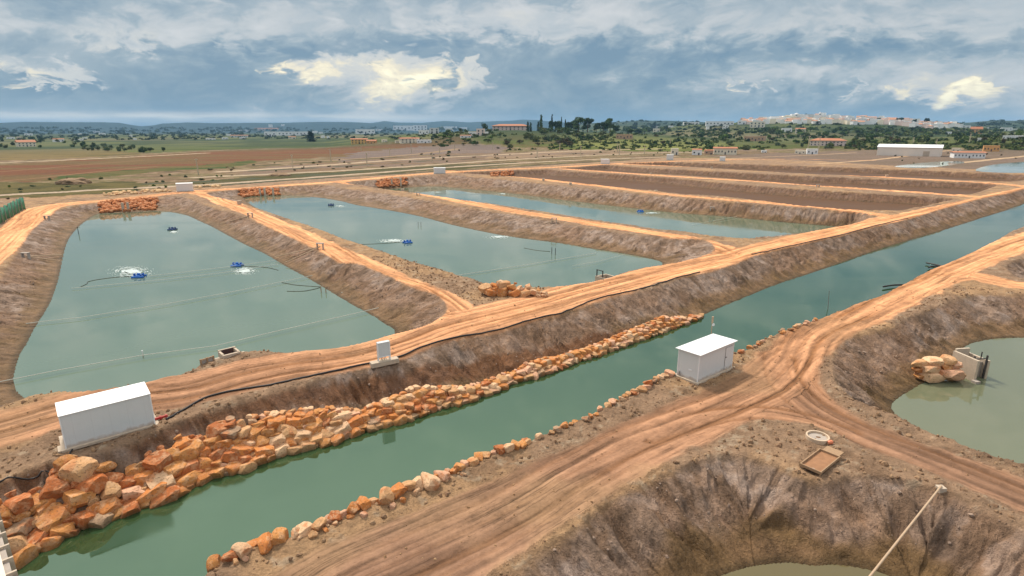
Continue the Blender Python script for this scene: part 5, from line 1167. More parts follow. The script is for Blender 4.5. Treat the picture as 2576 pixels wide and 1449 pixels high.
# ------------------------------------------------------------------ green screen fence beside the road bend
f0, f1 = Vector((*P(-60, 602), 0)), Vector((*P(62, 527), 0)); gf = empty('mesh_fence', f0, 0); tag(gf, 'green netting fence along the road at the left edge', 'fence')
dv = f1 - f0; Lf = dv.length; dv.normalize(); nn = 26
pn = MB(); nrm = Vector((-dv.y, dv.x, 0)); pts = []; Hf = 3.4
for k in range(nn * 2 + 1):
    s_ = k / (nn * 2); off = nrm * (0.16 * math.sin(k * 1.9) + 0.1 * math.sin(k * .7)); hgt = Hf * (0.94 + 0.06 * math.sin(k * 1.3)); q = dv * (s_ * Lf) + off
    pts += [q + Vector((0, 0, 0.1)), q + Vector((0, 0, hgt)), q + nrm * 0.05 + Vector((0, 0, hgt)), q + nrm * 0.05 + Vector((0, 0, 0.1))]
pn.poly(pts, [(4 * k + j, 4 * k + 4 + j, 4 * k + 4 + (j + 1) % 4, 4 * k + (j + 1) % 4) for k in range(nn * 2) for j in range(4)]); pn.build('netting', M_GREENNET, gf, True)
for k in range(0, nn + 1, 2): MB().bar(dv * (k / nn * Lf) - nrm * .2, dv * (k / nn * Lf) - nrm * .2 + Vector((0, 0, Hf + .1)), 0.07).build('post', M_STEEL, gf)
# ------------------------------------------------------------------ timber poles of the power line
for i, (u, vt, vb, lab) in enumerate(((499.5, 401, 439, 'nearest timber pole behind the first far hut'), (736, 391, 421, 'second timber pole left of the scrub track'), (833, 377, 408, 'timber pole at the left of the salt pan'), (923.5, 387, 418, 'timber pole standing by the middle scrub track'),
        (981, 374, 393.5, 'timber pole in the middle of the salt pan'), (908, 369, 379, 'small timber pole at the field edge left of salt pan'), (1035, 363.5, 386, 'timber pole before the long cream farmhouse'), (1087, 384.5, 408, 'timber pole above the second far hut'), (1106, 372.5, 388.5, 'thin timber pole at the right end of the salt pan'),
        (1143.5, 362, 379, 'timber pole at the foot of the green knoll'), (1240, 358, 377, 'timber pole among scrub right of the dark tree'), (1351, 372, 397, 'timber pole below the olive trees'), (1408, 362, 381, 'timber pole in front of the grey green trees'), (1460.5, 368, 392, 'timber pole on the green slope under the pines'),
        (1553, 362, 383, 'rear pole of the close pair on the meadow'), (1557.5, 365, 390, 'front pole of the close pair on the meadow'), (1621, 367, 386.5, 'timber pole at the right end of the meadow'), (1685.5, 350, 366, 'timber pole on the slope above the cream shed'), (1532, 393, 413, 'timber pole right beside the third far hut'),
        (2032, 344, 376, 'tall timber pole left of the pink house'), (2058, 345, 382, 'tall timber pole before the pink house'), (2297, 346, 362, 'timber pole behind the long warehouse, left one'), (2355, 350, 364, 'timber pole behind the long warehouse, right one'), (2438, 338, 360, 'timber pole on the slope right of the warehouse'))):
    b = hit(u, vb) or base(u, vb); hgt = (vb - vt) / FOC * b.length * b.y / math.hypot(b.x, b.y)
    t = empty('utility_pole', b); tag(t, lab, 'utility pole', 'timber poles of the power line'); lean = R(random.uniform(-1.5, 1.5))
    wpx = 2.6 if vb > 395 else 2.0; rr = wpx / FOC * b.length / 2
    MB().bar((0, 0, -0.5), (math.sin(lean) * hgt, 0, hgt), rr, rr * 0.75, 8).build('shaft', M_POLE, t)
    MB().box((math.sin(lean) * hgt * .95, 0, hgt * .95), (hgt * 0.16, rr * 1.2, rr * 1.2)).build('crossarm', M_POLE, t)
    MB().bar((-hgt * .07, 0, hgt * .96), (-hgt * .07, 0, hgt * .99), rr * .5).bar((hgt * .07, 0, hgt * .96), (hgt * .07, 0, hgt * .99), rr * .5).build('insulator', M_CONC, t)
# ------------------------------------------------------------------ clods and loose gravel on the near earth
def clods(n, sel, rlo, rhi, c1, c2, lab):
    """n small lumps on the ground vertices picked by sel"""
    rr = np.random.default_rng(n); w = sel.astype(float) * (gr[ix] ** 2); w /= w.sum(); pick = rr.choice(len(ix), n, p=w)
    t = (1 + 5 ** .5) / 2; base_ = np.array([(-1, t, 0), (1, t, 0), (-1, -t, 0), (1, -t, 0), (0, -1, t), (0, 1, t), (0, -1, -t), (0, 1, -t), (t, 0, -1), (t, 0, 1), (-t, 0, -1), (-t, 0, 1)]) / 1.9
    fc = np.array([(0, 11, 5), (0, 5, 1), (0, 1, 7), (0, 7, 10), (0, 10, 11), (1, 5, 9), (5, 11, 4), (11, 10, 2), (10, 7, 6), (7, 1, 8), (3, 9, 4), (3, 4, 2), (3, 2, 6), (3, 6, 8), (3, 8, 9), (4, 9, 5), (2, 4, 11), (6, 2, 10), (8, 6, 7), (9, 8, 1)])
    r = rlo + (rhi - rlo) * rr.random(n) ** 2.5; a = rr.uniform(0, 6.28, n); sc = rr.uniform(.6, 1.3, (n, 3)) * r[:, None]; jit = 1 + rr.uniform(-.25, .25, (n, 12, 1))
    V = base_[None] * jit * sc[:, None, :]; c, s_ = np.cos(a)[:, None], np.sin(a)[:, None]; V = np.stack([V[..., 0] * c - V[..., 1] * s_, V[..., 0] * s_ + V[..., 1] * c, V[..., 2]], -1)
    P0 = np.stack([X[pick] + rr.normal(0, .12, n), Y[pick] + rr.normal(0, .12, n), Zn[pick] + r * 0.15], 1); V = (V + P0[:, None, :]).reshape(-1, 3); F = (fc[None] + (np.arange(n) * 12)[:, None, None]).reshape(-1, 3)
    m = bpy.data.materials.new('clod_material'); m.use_nodes = True; N = NT(m.node_tree); b = N.n['Principled BSDF']; b.inputs['Roughness'].default_value = .95; b.inputs['Specular IOR Level'].default_value = .1
    N.l.new(N.mix(N.ss(N.noise(N.new('ShaderNodeNewGeometry').outputs['Position'], 2.5, 3, .6), .35, .65), c1, c2), b.inputs['Base Color'])
    o = link('rubble', mesh_np('rubble', V, F, m, False)); tag(o, lab, 'rubble', kind='stuff')
gv = gr[ix]; land = (road_m < 0.15) & (np.abs(ga[ix]) < 0.85)
clods(2600, land & (gv < 95) & (bank < 0.05) & (gv > 20), 0.04, 0.17, (0.34, 0.22, 0.13), (0.20, 0.12, 0.075), 'clods and gravel scattered on the verges')
clods(3200, land & (gv < 110) & (bank > 0.5) & (low < 0.55), 0.03, 0.12, (0.34, 0.25, 0.195), (0.24, 0.17, 0.13), 'clods of dry clay on the earth banks')
clods(700, (road_m > 0.6) & (gv < 90) & (np.abs(ga[ix]) < .85), 0.03, 0.09, (0.40, 0.25, 0.14), (0.26, 0.15, 0.08), 'loose stones on the dirt roads')
# ------------------------------------------------------------------ far buildings
PW = []          # named places in the picture for the labels of what stands near them
WCOL = {'white': (0.80, 0.80, 0.80), 'cream': (0.78, 0.70, 0.56), 'pink': (0.80, 0.63, 0.57), 'ochre': (0.70, 0.44, 0.16), 'pale grey': (0.62, 0.63, 0.65), 'stone': (0.46, 0.30, 0.20), 'orange': (0.66, 0.36, 0.14)}
def building(u, v, w, h, cname, roof, label, group=None, win=True, depth=None, rz=None, name='house', cat='house', wall_k=1.0, rmax=None, tiles=None):
    p, v2 = hit_within(u, v, rmax or (1500 if 1200 < u < 1500 else 2400 if u >= 1500 else 6000)); h += min(v2 - v, 0.3 * h); dist = p.length; ct = p.y / math.hypot(p.x, p.y); L = w / FOC * dist * ct * ct; hh = h / FOC * dist * ct; D = depth or max(4.0, min(14.0, L * 0.6))
    a = -math.atan2(p.x, p.y) + (R(random.uniform(-14, 14)) if rz is None else rz)
    t = empty(name, p - Vector((0, 0, 0.3)), a); tag(t, label, cat, group); col = (*[c * wall_k for c in WCOL[cname]], 1)
    rh = {'flat': 0.0, 'gable': 0.32, 'hip': 0.30, 'low': 0.16}[roof] * hh; wh = hh - rh + 0.3
    o = MB().box((0, D / 2, wh / 2 - 0.6), (L, D, wh + 1.2)).build('wall', M_WALLW, t); o.color = col
    if roof == 'flat':
        pr = MB(); e = 0.25 if L > 6 else .15
        pr.box((0, D / 2, wh + 0.10), (L + e, D + e, 0.25)); r = pr.build('parapet', M_WALLW, t); r.color = col
    else:
        e = L * 0.04; rm = MB(); y0, y1 = -e, D + e; x0, x1 = -L / 2 - e, L / 2 + e; inx = L * 0.22 if roof == 'hip' else 0.0
        b_ = [(x0, y0, wh + .01), (x1, y0, wh + .01), (x1, y1, wh + .01), (x0, y1, wh + .01), (x0 + inx, D / 2, wh + rh), (x1 - inx, D / 2, wh + rh)]
        rm.poly(b_, [(0, 1, 5, 4), (2, 3, 4, 5), (1, 2, 5), (3, 0, 4), (0, 3, 2, 1)]); rm.build('roof', tiles or M_TILE, t)
    if win and w >= 13:
        n = max(2, min(9, int(w / 8))); rows = 2 if h > 11 and hh > 6 else 1
        for rr in range(rows):
            for k in range(n):
                x = -L / 2 + L * (k + 0.5) / n; z = wh * ((0.52 if rows == 1 else 0.28 + 0.42 * rr)); dw = (k == n // 2 and rr == 0)
                MB().box((x, -0.03, z if not dw else wh * 0.24), (L / n * 0.34, 0.08, wh * (0.22 if rows == 2 else 0.26) if not dw else wh * 0.46)).build('door' if dw else 'window', M_GLASS, t)
    return t
BL = [
 (69, 369, 46, 16, 'cream', 'gable', 'cream house with a red roof among trees at the left edge', 'cream house'), (27, 349.5, 20, 4, 'white', 'flat', 'low white building left of the cream red roofed house', ''), (50, 350, 14, 5, 'pink', 'flat', 'low pink building just behind the cream house', ''), (72, 341, 20, 4.5, 'white', 'flat', 'white shed at the hill foot above the cream house', ''),
 (149, 357, 27, 8, 'white', 'low', 'long white house right of the cream red roofed house', 'long white house'), (201, 340, 8, 4, 'white', 'flat', 'left one of three white cottages at the hill foot', ''), (243, 334, 16, 4, 'pale grey', 'flat', 'upper grey building of the left hill foot', ''), (258, 339, 15, 4, 'white', 'flat', 'right one of three white cottages at the hill foot', ''), (195, 353.5, 30, 3.5, 'white', 'flat', 'long low white greenhouse on the left plain', ''), (214, 348.5, 12, 3, 'white', 'flat', 'small white shed above the long low greenhouse', ''),
 (329, 345, 7, 5, 'white', 'flat', 'small white cube house on the left plain', ''), (340, 352, 8, 4, 'white', 'flat', 'second white cube house on the left plain', ''), (530, 351.5, 24, 3, 'white', 'flat', 'low white greenhouse at the green field edge', ''), (567, 350.5, 15, 4, 'white', 'flat', 'white shed right of the low greenhouse', ''), (575, 341.5, 10, 4, 'white', 'flat', 'small white house left of the L shaped farm', ''), (602, 345.5, 42, 5.5, 'white', 'low', 'white L shaped farm building at the hill foot', 'L shaped farm'), (610, 349.5, 14, 4, 'white', 'flat', 'white shed in front of the L shaped farm', ''),
 (671, 328, 56, 5.5, 'pink', 'low', 'long pale villa on the upper left slope', 'long pale villa'), (615, 331, 28, 4, 'pale grey', 'flat', 'grey low building left of the long pale villa', ''), (681, 320.5, 10, 7, 'white', 'flat', 'white tower house above the long pale villa', ''), (711, 317, 8, 4, 'white', 'flat', 'little white house on the ridge right of the tower house', ''), (680, 343, 29, 11, 'white', 'flat', 'white block under the long pale villa', 'white block'), (740, 341, 80, 9, 'white', 'flat', 'very long white factory hall on the left slope', 'white factory hall'), (735, 349, 18, 6, 'cream', 'low', 'cream shed in front of the very long white hall', ''), (793, 335, 12, 5, 'white', 'flat', 'white house right of the very long hall', ''), (807, 336, 9, 3.5, 'white', 'flat', 'tiny white house beyond the long hall', ''), (813, 347, 9, 6, 'white', 'flat', 'white cube near the dark conical tree', ''), (826, 348, 6, 5, 'white', 'flat', 'smallest white cube near the dark conical tree', ''),
 (920, 337, 46, 11, 'white', 'flat', 'broad white villa on the slope left of the hotel', 'broad white villa'), (955, 329, 19, 4, 'white', 'flat', 'low white annex right of the broad villa', ''), (1016, 328, 52, 11, 'white', 'flat', 'long white hotel on the middle hill', 'long white hotel'), (1058, 330, 33, 14, 'white', 'flat', 'tallest white wing of the hotel on the middle hill', ''), (1066, 338, 24, 10, 'white', 'flat', 'stepped lower white wing of the hotel', ''), (1093, 336, 23, 13, 'pale grey', 'flat', 'grey white apartment block right of the hotel', 'grey apartment block'), (1130, 322, 40, 5.5, 'white', 'flat', 'flat white house on top of the middle hill', ''), (1131, 329, 19, 6, 'cream', 'flat', 'cream house below the flat white hilltop house', ''), (1166, 327.5, 18, 7, 'white', 'flat', 'white house left of the big dark tree', ''), (1172, 347, 26, 7, 'white', 'low', 'lower white house of the stepped row by the dark tree', ''), (1190, 341, 20, 9, 'white', 'flat', 'upper white house of the stepped row by the dark tree', ''), (1209, 341, 20, 16, 'pink', 'flat', 'pink house right under the big dark tree', ''), (1224, 337, 9, 5, 'white', 'flat', 'little white annex under the big dark tree', ''),
 (1284, 319.5, 88, 11, 'pink', 'hip', 'long building with a terracotta roof left of the cypresses', 'long terracotta roof'), (904, 362, 40, 13, 'ochre', 'low', 'ochre farmhouse on the plain', 'ochre farmhouse'), (934, 361, 24, 9, 'orange', 'gable', 'orange barn attached right of the ochre farmhouse', ''), (968, 357.5, 13, 6, 'cream', 'flat', 'cream hut right of the ochre farmhouse', ''), (1032, 360, 46, 13, 'cream', 'low', 'long cream farmhouse with a reddish roof on the plain', 'long cream farmhouse'), (1066, 360, 34, 7, 'white', 'flat', 'low white annex of the long cream farmhouse', ''), (1002, 359.5, 14, 5, 'cream', 'flat', 'small cream shed left of the long cream farmhouse', ''),
 (1627, 308.5, 8, 4.5, 'white', 'flat', 'tiny white house on the ridge right of the pines', ''), (1649, 313, 13, 7, 'white', 'flat', 'white house on the ridge right of the pines', ''), (1688, 309, 11, 3.5, 'white', 'flat', 'low white house on the right ridge', ''), (1651, 332, 17, 8, 'cream', 'flat', 'cream house at the end of the dark tree row', ''), (1570, 350, 40, 11, 'stone', 'flat', 'ruined stone farm on the brown slope', 'ruined stone farm'), (1697, 390, 18, 15, 'cream', 'flat', 'upright cream shed behind the far road', 'upright cream shed'),
 (1739, 312.5, 38, 5, 'white', 'flat', 'long white house at the left end of the hill town', ''), (1810, 316, 68, 10, 'white', 'flat', 'long white terrace at the left end of the hill town', 'long white terrace'), (1824, 328, 14, 13, 'white', 'flat', 'white tower block below the long terrace', ''), (1780, 331, 8, 12, 'white', 'flat', 'slim white house below the long terrace', ''), (1866, 313, 20, 9, 'white', 'flat', 'white house with dark windows right of the long terrace', ''), (1904, 321, 36, 14, 'cream', 'flat', 'big cream hall at the front of the hill town', 'big cream hall'), (1979, 333, 25, 10, 'white', 'flat', 'white house on the green slope below the town', ''), (2012, 336, 24, 13, 'cream', 'low', 'cream house on the green slope below the town', ''),
 (1752, 390, 23, 15, 'white', 'low', 'white rounded shed left of the cream barn', ''), (1783, 389, 22, 12, 'stone', 'low', 'brown open shed left of the cream barn', ''), (1824, 389, 56, 18, 'cream', 'low', 'cream barn behind the far road', 'cream barn'), (1922, 384, 13, 5, 'white', 'flat', 'low white tank house right of the cream barn', ''), (2012, 387, 26, 8, 'cream', 'flat', 'low cream shed before the pink house', ''), (2043, 388, 27, 12, 'white', 'flat', 'white cube shed before the pink house', ''), (2078, 367, 84, 18, 'pink', 'hip', 'pink house with a red hipped roof below the town', 'pink house'), (1896, 355, 50, 11, 'stone', 'flat', 'low ruined stone farm on the green slope', 'low ruined farm'),
 (2404, 381, 22, 7, 'cream', 'flat', 'cream shed behind the white boxy shed', ''), (2438, 398, 80, 16, 'white', 'low', 'white boxy shed right of the long warehouse', 'white boxy shed'), (2493, 381, 40, 13, 'orange', 'flat', 'orange shed at the right behind the white boxy shed', ''), (2545, 352, 48, 10, 'white', 'flat', 'white villa at the right edge on the slope', 'white villa'), (2456, 336, 28, 16, 'orange', 'gable', 'orange house at the right end of the hill town', 'orange house'), (2430, 321, 20, 5, 'white', 'flat', 'white house just left of the orange house', ''), (2527, 313, 20, 5, 'white', 'flat', 'topmost white house on the right ridge', ''), (2533, 322.5, 26, 5.5, 'white', 'flat', 'long white house below the right ridge', ''), (2552, 325, 13, 4, 'white', 'flat', 'lowest white house of three on the right ridge', ''), (2419, 333, 22, 5, 'white', 'flat', 'low white house below the right end of the town', ''), (2463, 355, 10, 7, 'white', 'flat', 'white cottage below the orange house', ''), (2483, 327, 9, 6, 'white', 'flat', 'white cottage right of the orange house', ''), (2385, 338, 14, 6, 'white', 'flat', 'small white house above the long warehouse', ''),
]
for u, v, w, h, c, roof, lab, pn_ in BL:
    building(u, v, w, h, c, roof, lab)
    seen_labels[lab] = 1
    if pn_: PW.append((u, v, 'the ' + pn_))
# long warehouse
cw_ = hit(2283, 392.5); Dd = cw_.length; ct = cw_.y / math.hypot(cw_.x, cw_.y); aw = -math.atan2(cw_.x, cw_.y) + R(-4)
wh = empty('warehouse', cw_ - Vector((0, 0, .2)), aw); tag(wh, 'long white warehouse with a low pitched roof behind the ponds', 'warehouse'); PW.append((2283, 385, 'the long white warehouse'))
Lw, hw_ = 158 / FOC * Dd * ct * ct, 21 / FOC * Dd * ct; o = MB().box((0, 9, hw_ / 2 - .5), (Lw, 18, hw_ + 1)).build('wall', M_WALLW, wh); o.color = (0.78, 0.70, 0.62, 1)
rm = MB(); rm.poly([(-Lw / 2 - .5, -.5, hw_), (Lw / 2 + .5, -.5, hw_), (Lw / 2 + .5, 18.5, hw_), (-Lw / 2 - .5, 18.5, hw_), (-Lw / 2 - .5, 9, hw_ + 2.2), (Lw / 2 + .5, 9, hw_ + 2.2)], [(0, 1, 5, 4), (2, 3, 4, 5), (1, 2, 5), (3, 0, 4), (0, 3, 2, 1)]); rm.build('roof', M_ROOFW, wh)
MB().box((0, -.05, hw_ - .25), (Lw, .12, .3)).build('gutter', M_CONC, wh); MB().box((Lw * .28, -.06, 2.0), (4, .1, 4)).build('gate', M_CONC, wh)
# the hill town
PW.append((2061, 292, 'the church tower'))
for u, vt, vb, w, nm, lab in ((2061.5, 285, 300, 5, 'church_tower', 'slim white church tower at the top of the town'), (2002, 287, 302, 8, 'church_tower', 'broad white tower at the left of the town top')):
    p, vb = hit_within(u, vb, 2400); hh = (vb - vt) / FOC * p.length; ww = w / FOC * p.length; t = empty(nm, p, -math.atan2(p.x, p.y)); tag(t, lab, 'tower')
    o = MB().box((0, 0, hh * .4 - 1), (ww, ww, hh * .8 + 2)).build('shaft', M_WALLW, t); o.color = (*WCOL['white'], 1)
    o = MB().bar((0, 0, hh * .8 + .005), (0, 0, hh), ww * .7, ww * .12, 4).build('spire', M_WALLW, t); o.color = (*WCOL['pale grey'], 1)
    MB().box((0, -ww / 2 - .02, hh * .66), (ww * .3, .1, hh * .12)).build('belfry_window', M_GLASS, t)
def town_top(u): return np.interp(u, [1860, 1950, 2000, 2060, 2130, 2200, 2250, 2320, 2400], [309, 303, 298, 296, 299, 302, 306, 311, 318])
def town_low(u): return np.interp(u, [1860, 1890, 1960, 2010, 2080, 2150, 2220, 2260, 2300, 2340, 2400], [313, 317, 315, 319, 322, 327, 321, 324, 333, 335, 322])
M_TILEP = mat_basic('weathered_pink_tiles', (0.48, 0.25, 0.16), 0.85, 0.25, 0.5)
town = []
for row in range(9):
    u = 1868 + random.uniform(0, 8)
    while u < 2412:
        a, b = town_top(u), town_low(u); v = a + (b - a) * (row + random.uniform(-.35, .35)) / 8.0
        if a - 1 <= v <= b: town.append((u, v, row))
        u += random.uniform(11, 19) * (1.15 if row > 5 else 1.0)
def part_of_town(u): return 'left' if u < 1985 else ('middle' if u < 2150 else 'right')
for u, v, row in town[:200]:
    c = random.choices(['white', 'pink', 'cream', 'pale grey'], [9, 1.8, 1.0, 0.6])[0]; rf = random.choices(['flat', 'gable', 'low', 'hip'], [9, 1, 2.2, .5])[0]
    w, h = random.uniform(10, 20), random.uniform(7, 11.5)
    lev = 'upper' if row < 3 else ('middle' if row < 6 else 'lower'); sz = 'tall' if h > 8 else ('wide' if w > 14 else 'small')
    lab = uniq(f"{sz} {c} house with {'flat roof' if rf == 'flat' else 'terracotta ' + rf + ' roof'} in the {lev} {part_of_town(u)} of the hill town", ['next to a taller one', 'partly hidden behind another', 'near its edge'][:0])
    building(u, v, w, h, c, rf, lab, 'houses of the hill town', win=False, depth=random.uniform(8, 12), rz=R(random.uniform(-35, 35)), wall_k=random.uniform(1.05, 1.2), tiles=M_TILEP)
# ------------------------------------------------------------------ trees
def foliage_mat():
    m = bpy.data.materials.new('foliage'); m.use_nodes = True; N = NT(m.node_tree); b = N.n['Principled BSDF']
    oi = N.new('ShaderNodeObjectInfo'); n = N.noise(N.new('ShaderNodeTexCoord').outputs['Object'], 7.0, 3, 0.6); n2 = N.noise(N.new('ShaderNodeTexCoord').outputs['Object'], 2.2, 2, 0.5)
    k = N.m('MULTIPLY', N.m('MULTIPLY_ADD', n, 1.3, 0.35), N.m('MULTIPLY_ADD', n2, 0.9, 0.55)); c = N.vmul(oi.outputs['Color'], k)
    N.l.new(c, b.inputs['Base Color']); b.inputs['Roughness'].default_value = 0.8; b.inputs['Specular IOR Level'].default_value = 0.15
    return m
M_LEAF = foliage_mat()
def crown_mesh(kind, seed):
    """unit tree (height 1): leaf clumps spread through lobes"""
    r = np.random.default_rng(seed); lobes = []
    if kind == 'round':
        for _ in range(9):
            a, q = r.uniform(0, 6.28), r.uniform(0.05, 0.34); lobes.append(((math.cos(a) * q, math.sin(a) * q, r.uniform(0.38, 0.80)), r.uniform(0.14, 0.24), 0.85))
    elif kind == 'pine':
        for _ in range(11):
            a, q = r.uniform(0, 6.28), r.uniform(0.05, 0.36); lobes.append(((math.cos(a) * q, math.sin(a) * q, 0.80 - q * q * 1.3 + r.uniform(-.10, .06)), r.uniform(0.12, 0.21), 0.75))
        for _ in range(5):
            a, q = r.uniform(0, 6.28), r.uniform(0.1, 0.3); lobes.append(((math.cos(a) * q, math.sin(a) * q, r.uniform(.3, .55)), r.uniform(0.12, 0.19), 0.8))
    elif kind == 'umbrella':
        for _ in range(12):
            a, q = r.uniform(0, 6.28), r.uniform(0.0, 0.42); lobes.append(((math.cos(a) * q, math.sin(a) * q, 0.84 - q * .25 + r.uniform(-.03, .04)), r.uniform(0.11, 0.17), 0.6))
    elif kind == 'cypress':
        for k in range(9):
            z = 0.12 + 0.82 * k / 8; lobes.append(((r.normal() * .01, r.normal() * .01, z), 0.105 * (1 - 0.75 * (k / 8) ** 1.6) * r.uniform(.9, 1.1), 1.35))
    elif kind == 'shrub':
        for _ in range(8):
            a, q = r.uniform(0, 6.28), r.uniform(0.0, 0.55); lobes.append(((math.cos(a) * q, math.sin(a) * q, r.uniform(0.25, 0.62)), r.uniform(0.26, 0.40), 0.85))
    V, F = [], []
    n = {'cypress': 46, 'shrub': 42}.get(kind, 48); ls = {'cypress': 0.04, 'shrub': 0.10}.get(kind, 0.055)
    for (cx, cy, cz), rad, fl in lobes:
        for _ in range(n):
            d = r.normal(size=3); d /= np.linalg.norm(d); q = rad * r.uniform(0.55, 1.08); c = np.array([cx, cy, cz]) + d * q * np.array([1, 1, fl])
            if c[2] < 0.01: c[2] = abs(c[2]) + .02
            nrm = d + r.normal(size=3) * 0.55; nrm /= np.linalg.norm(nrm); t = np.cross(nrm, r.normal(size=3)); t /= np.linalg.norm(t); b = np.cross(nrm, t); s = ls * r.uniform(.6, 1.35); i = len(V)
            V += [c - t * s, c + b * s * .75, c + t * s, c - b * s * .75]; F.append((i, i + 1, i + 2, i + 3))
    return mesh_np('crown', V, F, M_LEAF, False)
def trunk_mesh(kind, seed):
    r = random.Random(seed); m = MB(); top = {'pine': .62, 'umbrella': .78, 'round': .48, 'cypress': .6}[kind]; w = {'cypress': .022}.get(kind, .032)
    m.bar((0, 0, -0.06), (0.01, 0, top * .6), w * 1.3, w * .9, 7).bar((0.01, 0, top * .58), (0.0, 0, top), w * .9, w * .5, 6)
    if kind != 'cypress':
        for k in range(4):
            a = k * 1.57 + r.uniform(-.4, .4); m.bar((0, 0, top * .55), (math.cos(a) * .2, math.sin(a) * .2, top * .95), w * .5, w * .2, 5)
    return m.me('trunk', M_TRUNK)
CR_ = {k: [crown_mesh(k, 50 + i) for i in range(4)] for k in ('round', 'pine', 'umbrella', 'cypress', 'shrub')}
TK_ = {k: trunk_mesh(k, 5) for k in ('round', 'pine', 'umbrella', 'cypress')}
TCOL = {'dark green': (0.038, 0.072, 0.022), 'mid green': (0.072, 0.118, 0.028), 'olive green': (0.100, 0.115, 0.035), 'grey green': (0.095, 0.130, 0.065), 'bright green': (0.100, 0.160, 0.025), 'brownish': (0.10, 0.075, 0.035), 'blue green': (0.028, 0.055, 0.04)}
KN = {'round': 'broad leafy tree', 'pine': 'domed pine', 'umbrella': 'umbrella pine', 'cypress': 'narrow cypress', 'shrub': 'low bush'}
n_tree = 0
def near_place(u, v):
    best = min(PW, key=lambda q: ((q[0] - u)) ** 2 + ((q[1] - v) * 2.2) ** 2); du, dv = u - best[0], v - best[1]
    if abs(dv) * 2.2 > abs(du): rel = 'above' if dv < 0 else 'below'
    else: rel = 'left of' if du < 0 else 'right of'
    far = math.hypot(du, dv * 2.2); return f"{'just ' if far < 40 else ('far ' if far > 130 else '')}{rel} {best[2]}"
def tree(kind, u, v, w, h, cname, label=None, group=None):
    """w, h: width and height in survey pixels; base at (u, v)"""
    global n_tree
    p, v2 = hit_within(u, v, 1150 if 1230 < u < 1560 else 2400 if u > 1560 else 5200)
    if p is None: return
    h += v2 - v; dist = p.length; ct = p.y / math.hypot(p.x, p.y); H_ = h / FOC * dist * ct; W_ = w / FOC * dist * ct * ct
    span = {'round': 1.0, 'pine': 1.0, 'umbrella': 1.08, 'cypress': 0.22, 'shrub': 1.7}[kind]; sx = W_ / span
    k = random.uniform(.85, 1.18); col = (*[c * k for c in TCOL[cname]], 1)
    lab = label or uniq(f"{'tall ' if h > 17 and kind != 'shrub' else ('small ' if h < 8 else '')}{cname} {KN[kind]} {near_place(u, v)}", [f'in front of lower growth', 'among others of its kind'][:0])
    me = random.choice(CR_[kind])
    if kind == 'shrub':
        o = link('bush', me); o.location = p - Vector((0, 0, H_ * .05)); o.scale = (sx, sx, H_ * 1.15); o.rotation_euler = (0, 0, random.uniform(0, 6)); o.color = col; tag(o, lab, 'bush', 'bushes of the open country')
    else:
        t = empty({'round': 'leafy_tree', 'pine': 'pine_tree', 'umbrella': 'umbrella_pine', 'cypress': 'cypress_tree'}[kind], p - Vector((0, 0, .2)), random.uniform(0, 6)); t.scale = (sx, sx, H_); tag(t, lab, 'tree', group or 'trees of the hills')
        link('trunk', TK_[kind], t); c = link('crown', me, t); c.color = col
    n_tree += 1
T1 = [('cypress', 1328, 331, 8, 24, 'dark green', 'left cypress of the pair beside the long terracotta roof'), ('cypress', 1335, 331, 8, 22, 'dark green', 'right cypress of the pair beside the long terracotta roof'), ('cypress', 1354, 328, 8, 21, 'dark green', 'single dark cypress left of the pine grove'), ('cypress', 1412, 322, 5, 26, 'dark green', 'tallest slim cypress at the pine grove'), ('cypress', 1422, 328, 6, 26, 'dark green', 'slim cypress against the big pines'), ('cypress', 1361, 322, 10, 31, 'mid green', 'thin tall tree standing over the pine grove left end'), ('cypress', 1388, 316, 6, 26, 'blue green', 'spindly palm like tree over the pine grove'),
      ('pine', 1386, 324, 24, 20, 'dark green', 'leftmost small pine of the grove'), ('pine', 1402, 323, 24, 22, 'dark green', 'second small pine of the grove'), ('pine', 1432, 324, 22, 20, 'dark green', 'small pine left of the two great domes'), ('pine', 1455, 333, 40, 38, 'mid green', 'left one of the two great domed pines'), ('pine', 1478, 333, 36, 36, 'dark green', 'right one of the two great domed pines'), ('pine', 1443, 330, 26, 27, 'dark green', 'pine leaning on the left great dome'), ('pine', 1500, 327, 20, 18, 'dark green', 'small pine in the gap of the grove'), ('pine', 1518, 331, 32, 28, 'dark green', 'domed pine right of the gap in the grove'), ('pine', 1534, 331, 34, 33, 'mid green', 'tall pine at the right end of the grove'), ('pine', 1549, 333, 22, 20, 'dark green', 'low pine at the right end of the grove'),
      ('round', 1219, 332, 24, 25, 'dark green', 'big dark tree behind the pink house on the middle hill'), ('cypress', 783, 356, 26, 24, 'blue green', 'dark conical tree at the foot of the left slope'), ('round', 1660, 381, 17, 7, 'dark green', 'dark round tree left of the upright cream shed')]
for k, u, v, w, h, c, l in T1: tree(k, u, v, w, h, c, l); seen_labels[l] = 1
PW += [(1460, 325, 'the pine grove'), (1219, 325, 'the big dark tree')]
def rows(n, kinds, us, vf, ws, hs, cols, group=None):
    for _ in range(n):
        u = random.uniform(*us); v = vf(u) + 0.0; w = random.uniform(*ws); tree(random.choice(kinds), u, v, w, random.uniform(*hs), random.choice(cols), None, group)
rv = random.uniform
rows(16, ['round'], (1352, 1450), lambda u: rv(330, 339), (18, 28), (10, 15), ['mid green', 'olive green', 'mid green'])
rows(12, ['round', 'pine'], (1556, 1640), lambda u: rv(330, 337), (18, 30), (11, 17), ['dark green', 'dark green', 'mid green'])
rows(12, ['round'], (1450, 1545), lambda u: rv(340, 360), (16, 28), (10, 17), ['grey green', 'olive green', 'mid green'])
rows(20, ['round', 'shrub'], (1270, 1440), lambda u: rv(348, 373), (16, 30), (9, 17), ['grey green', 'olive green', 'brownish', 'grey green'])
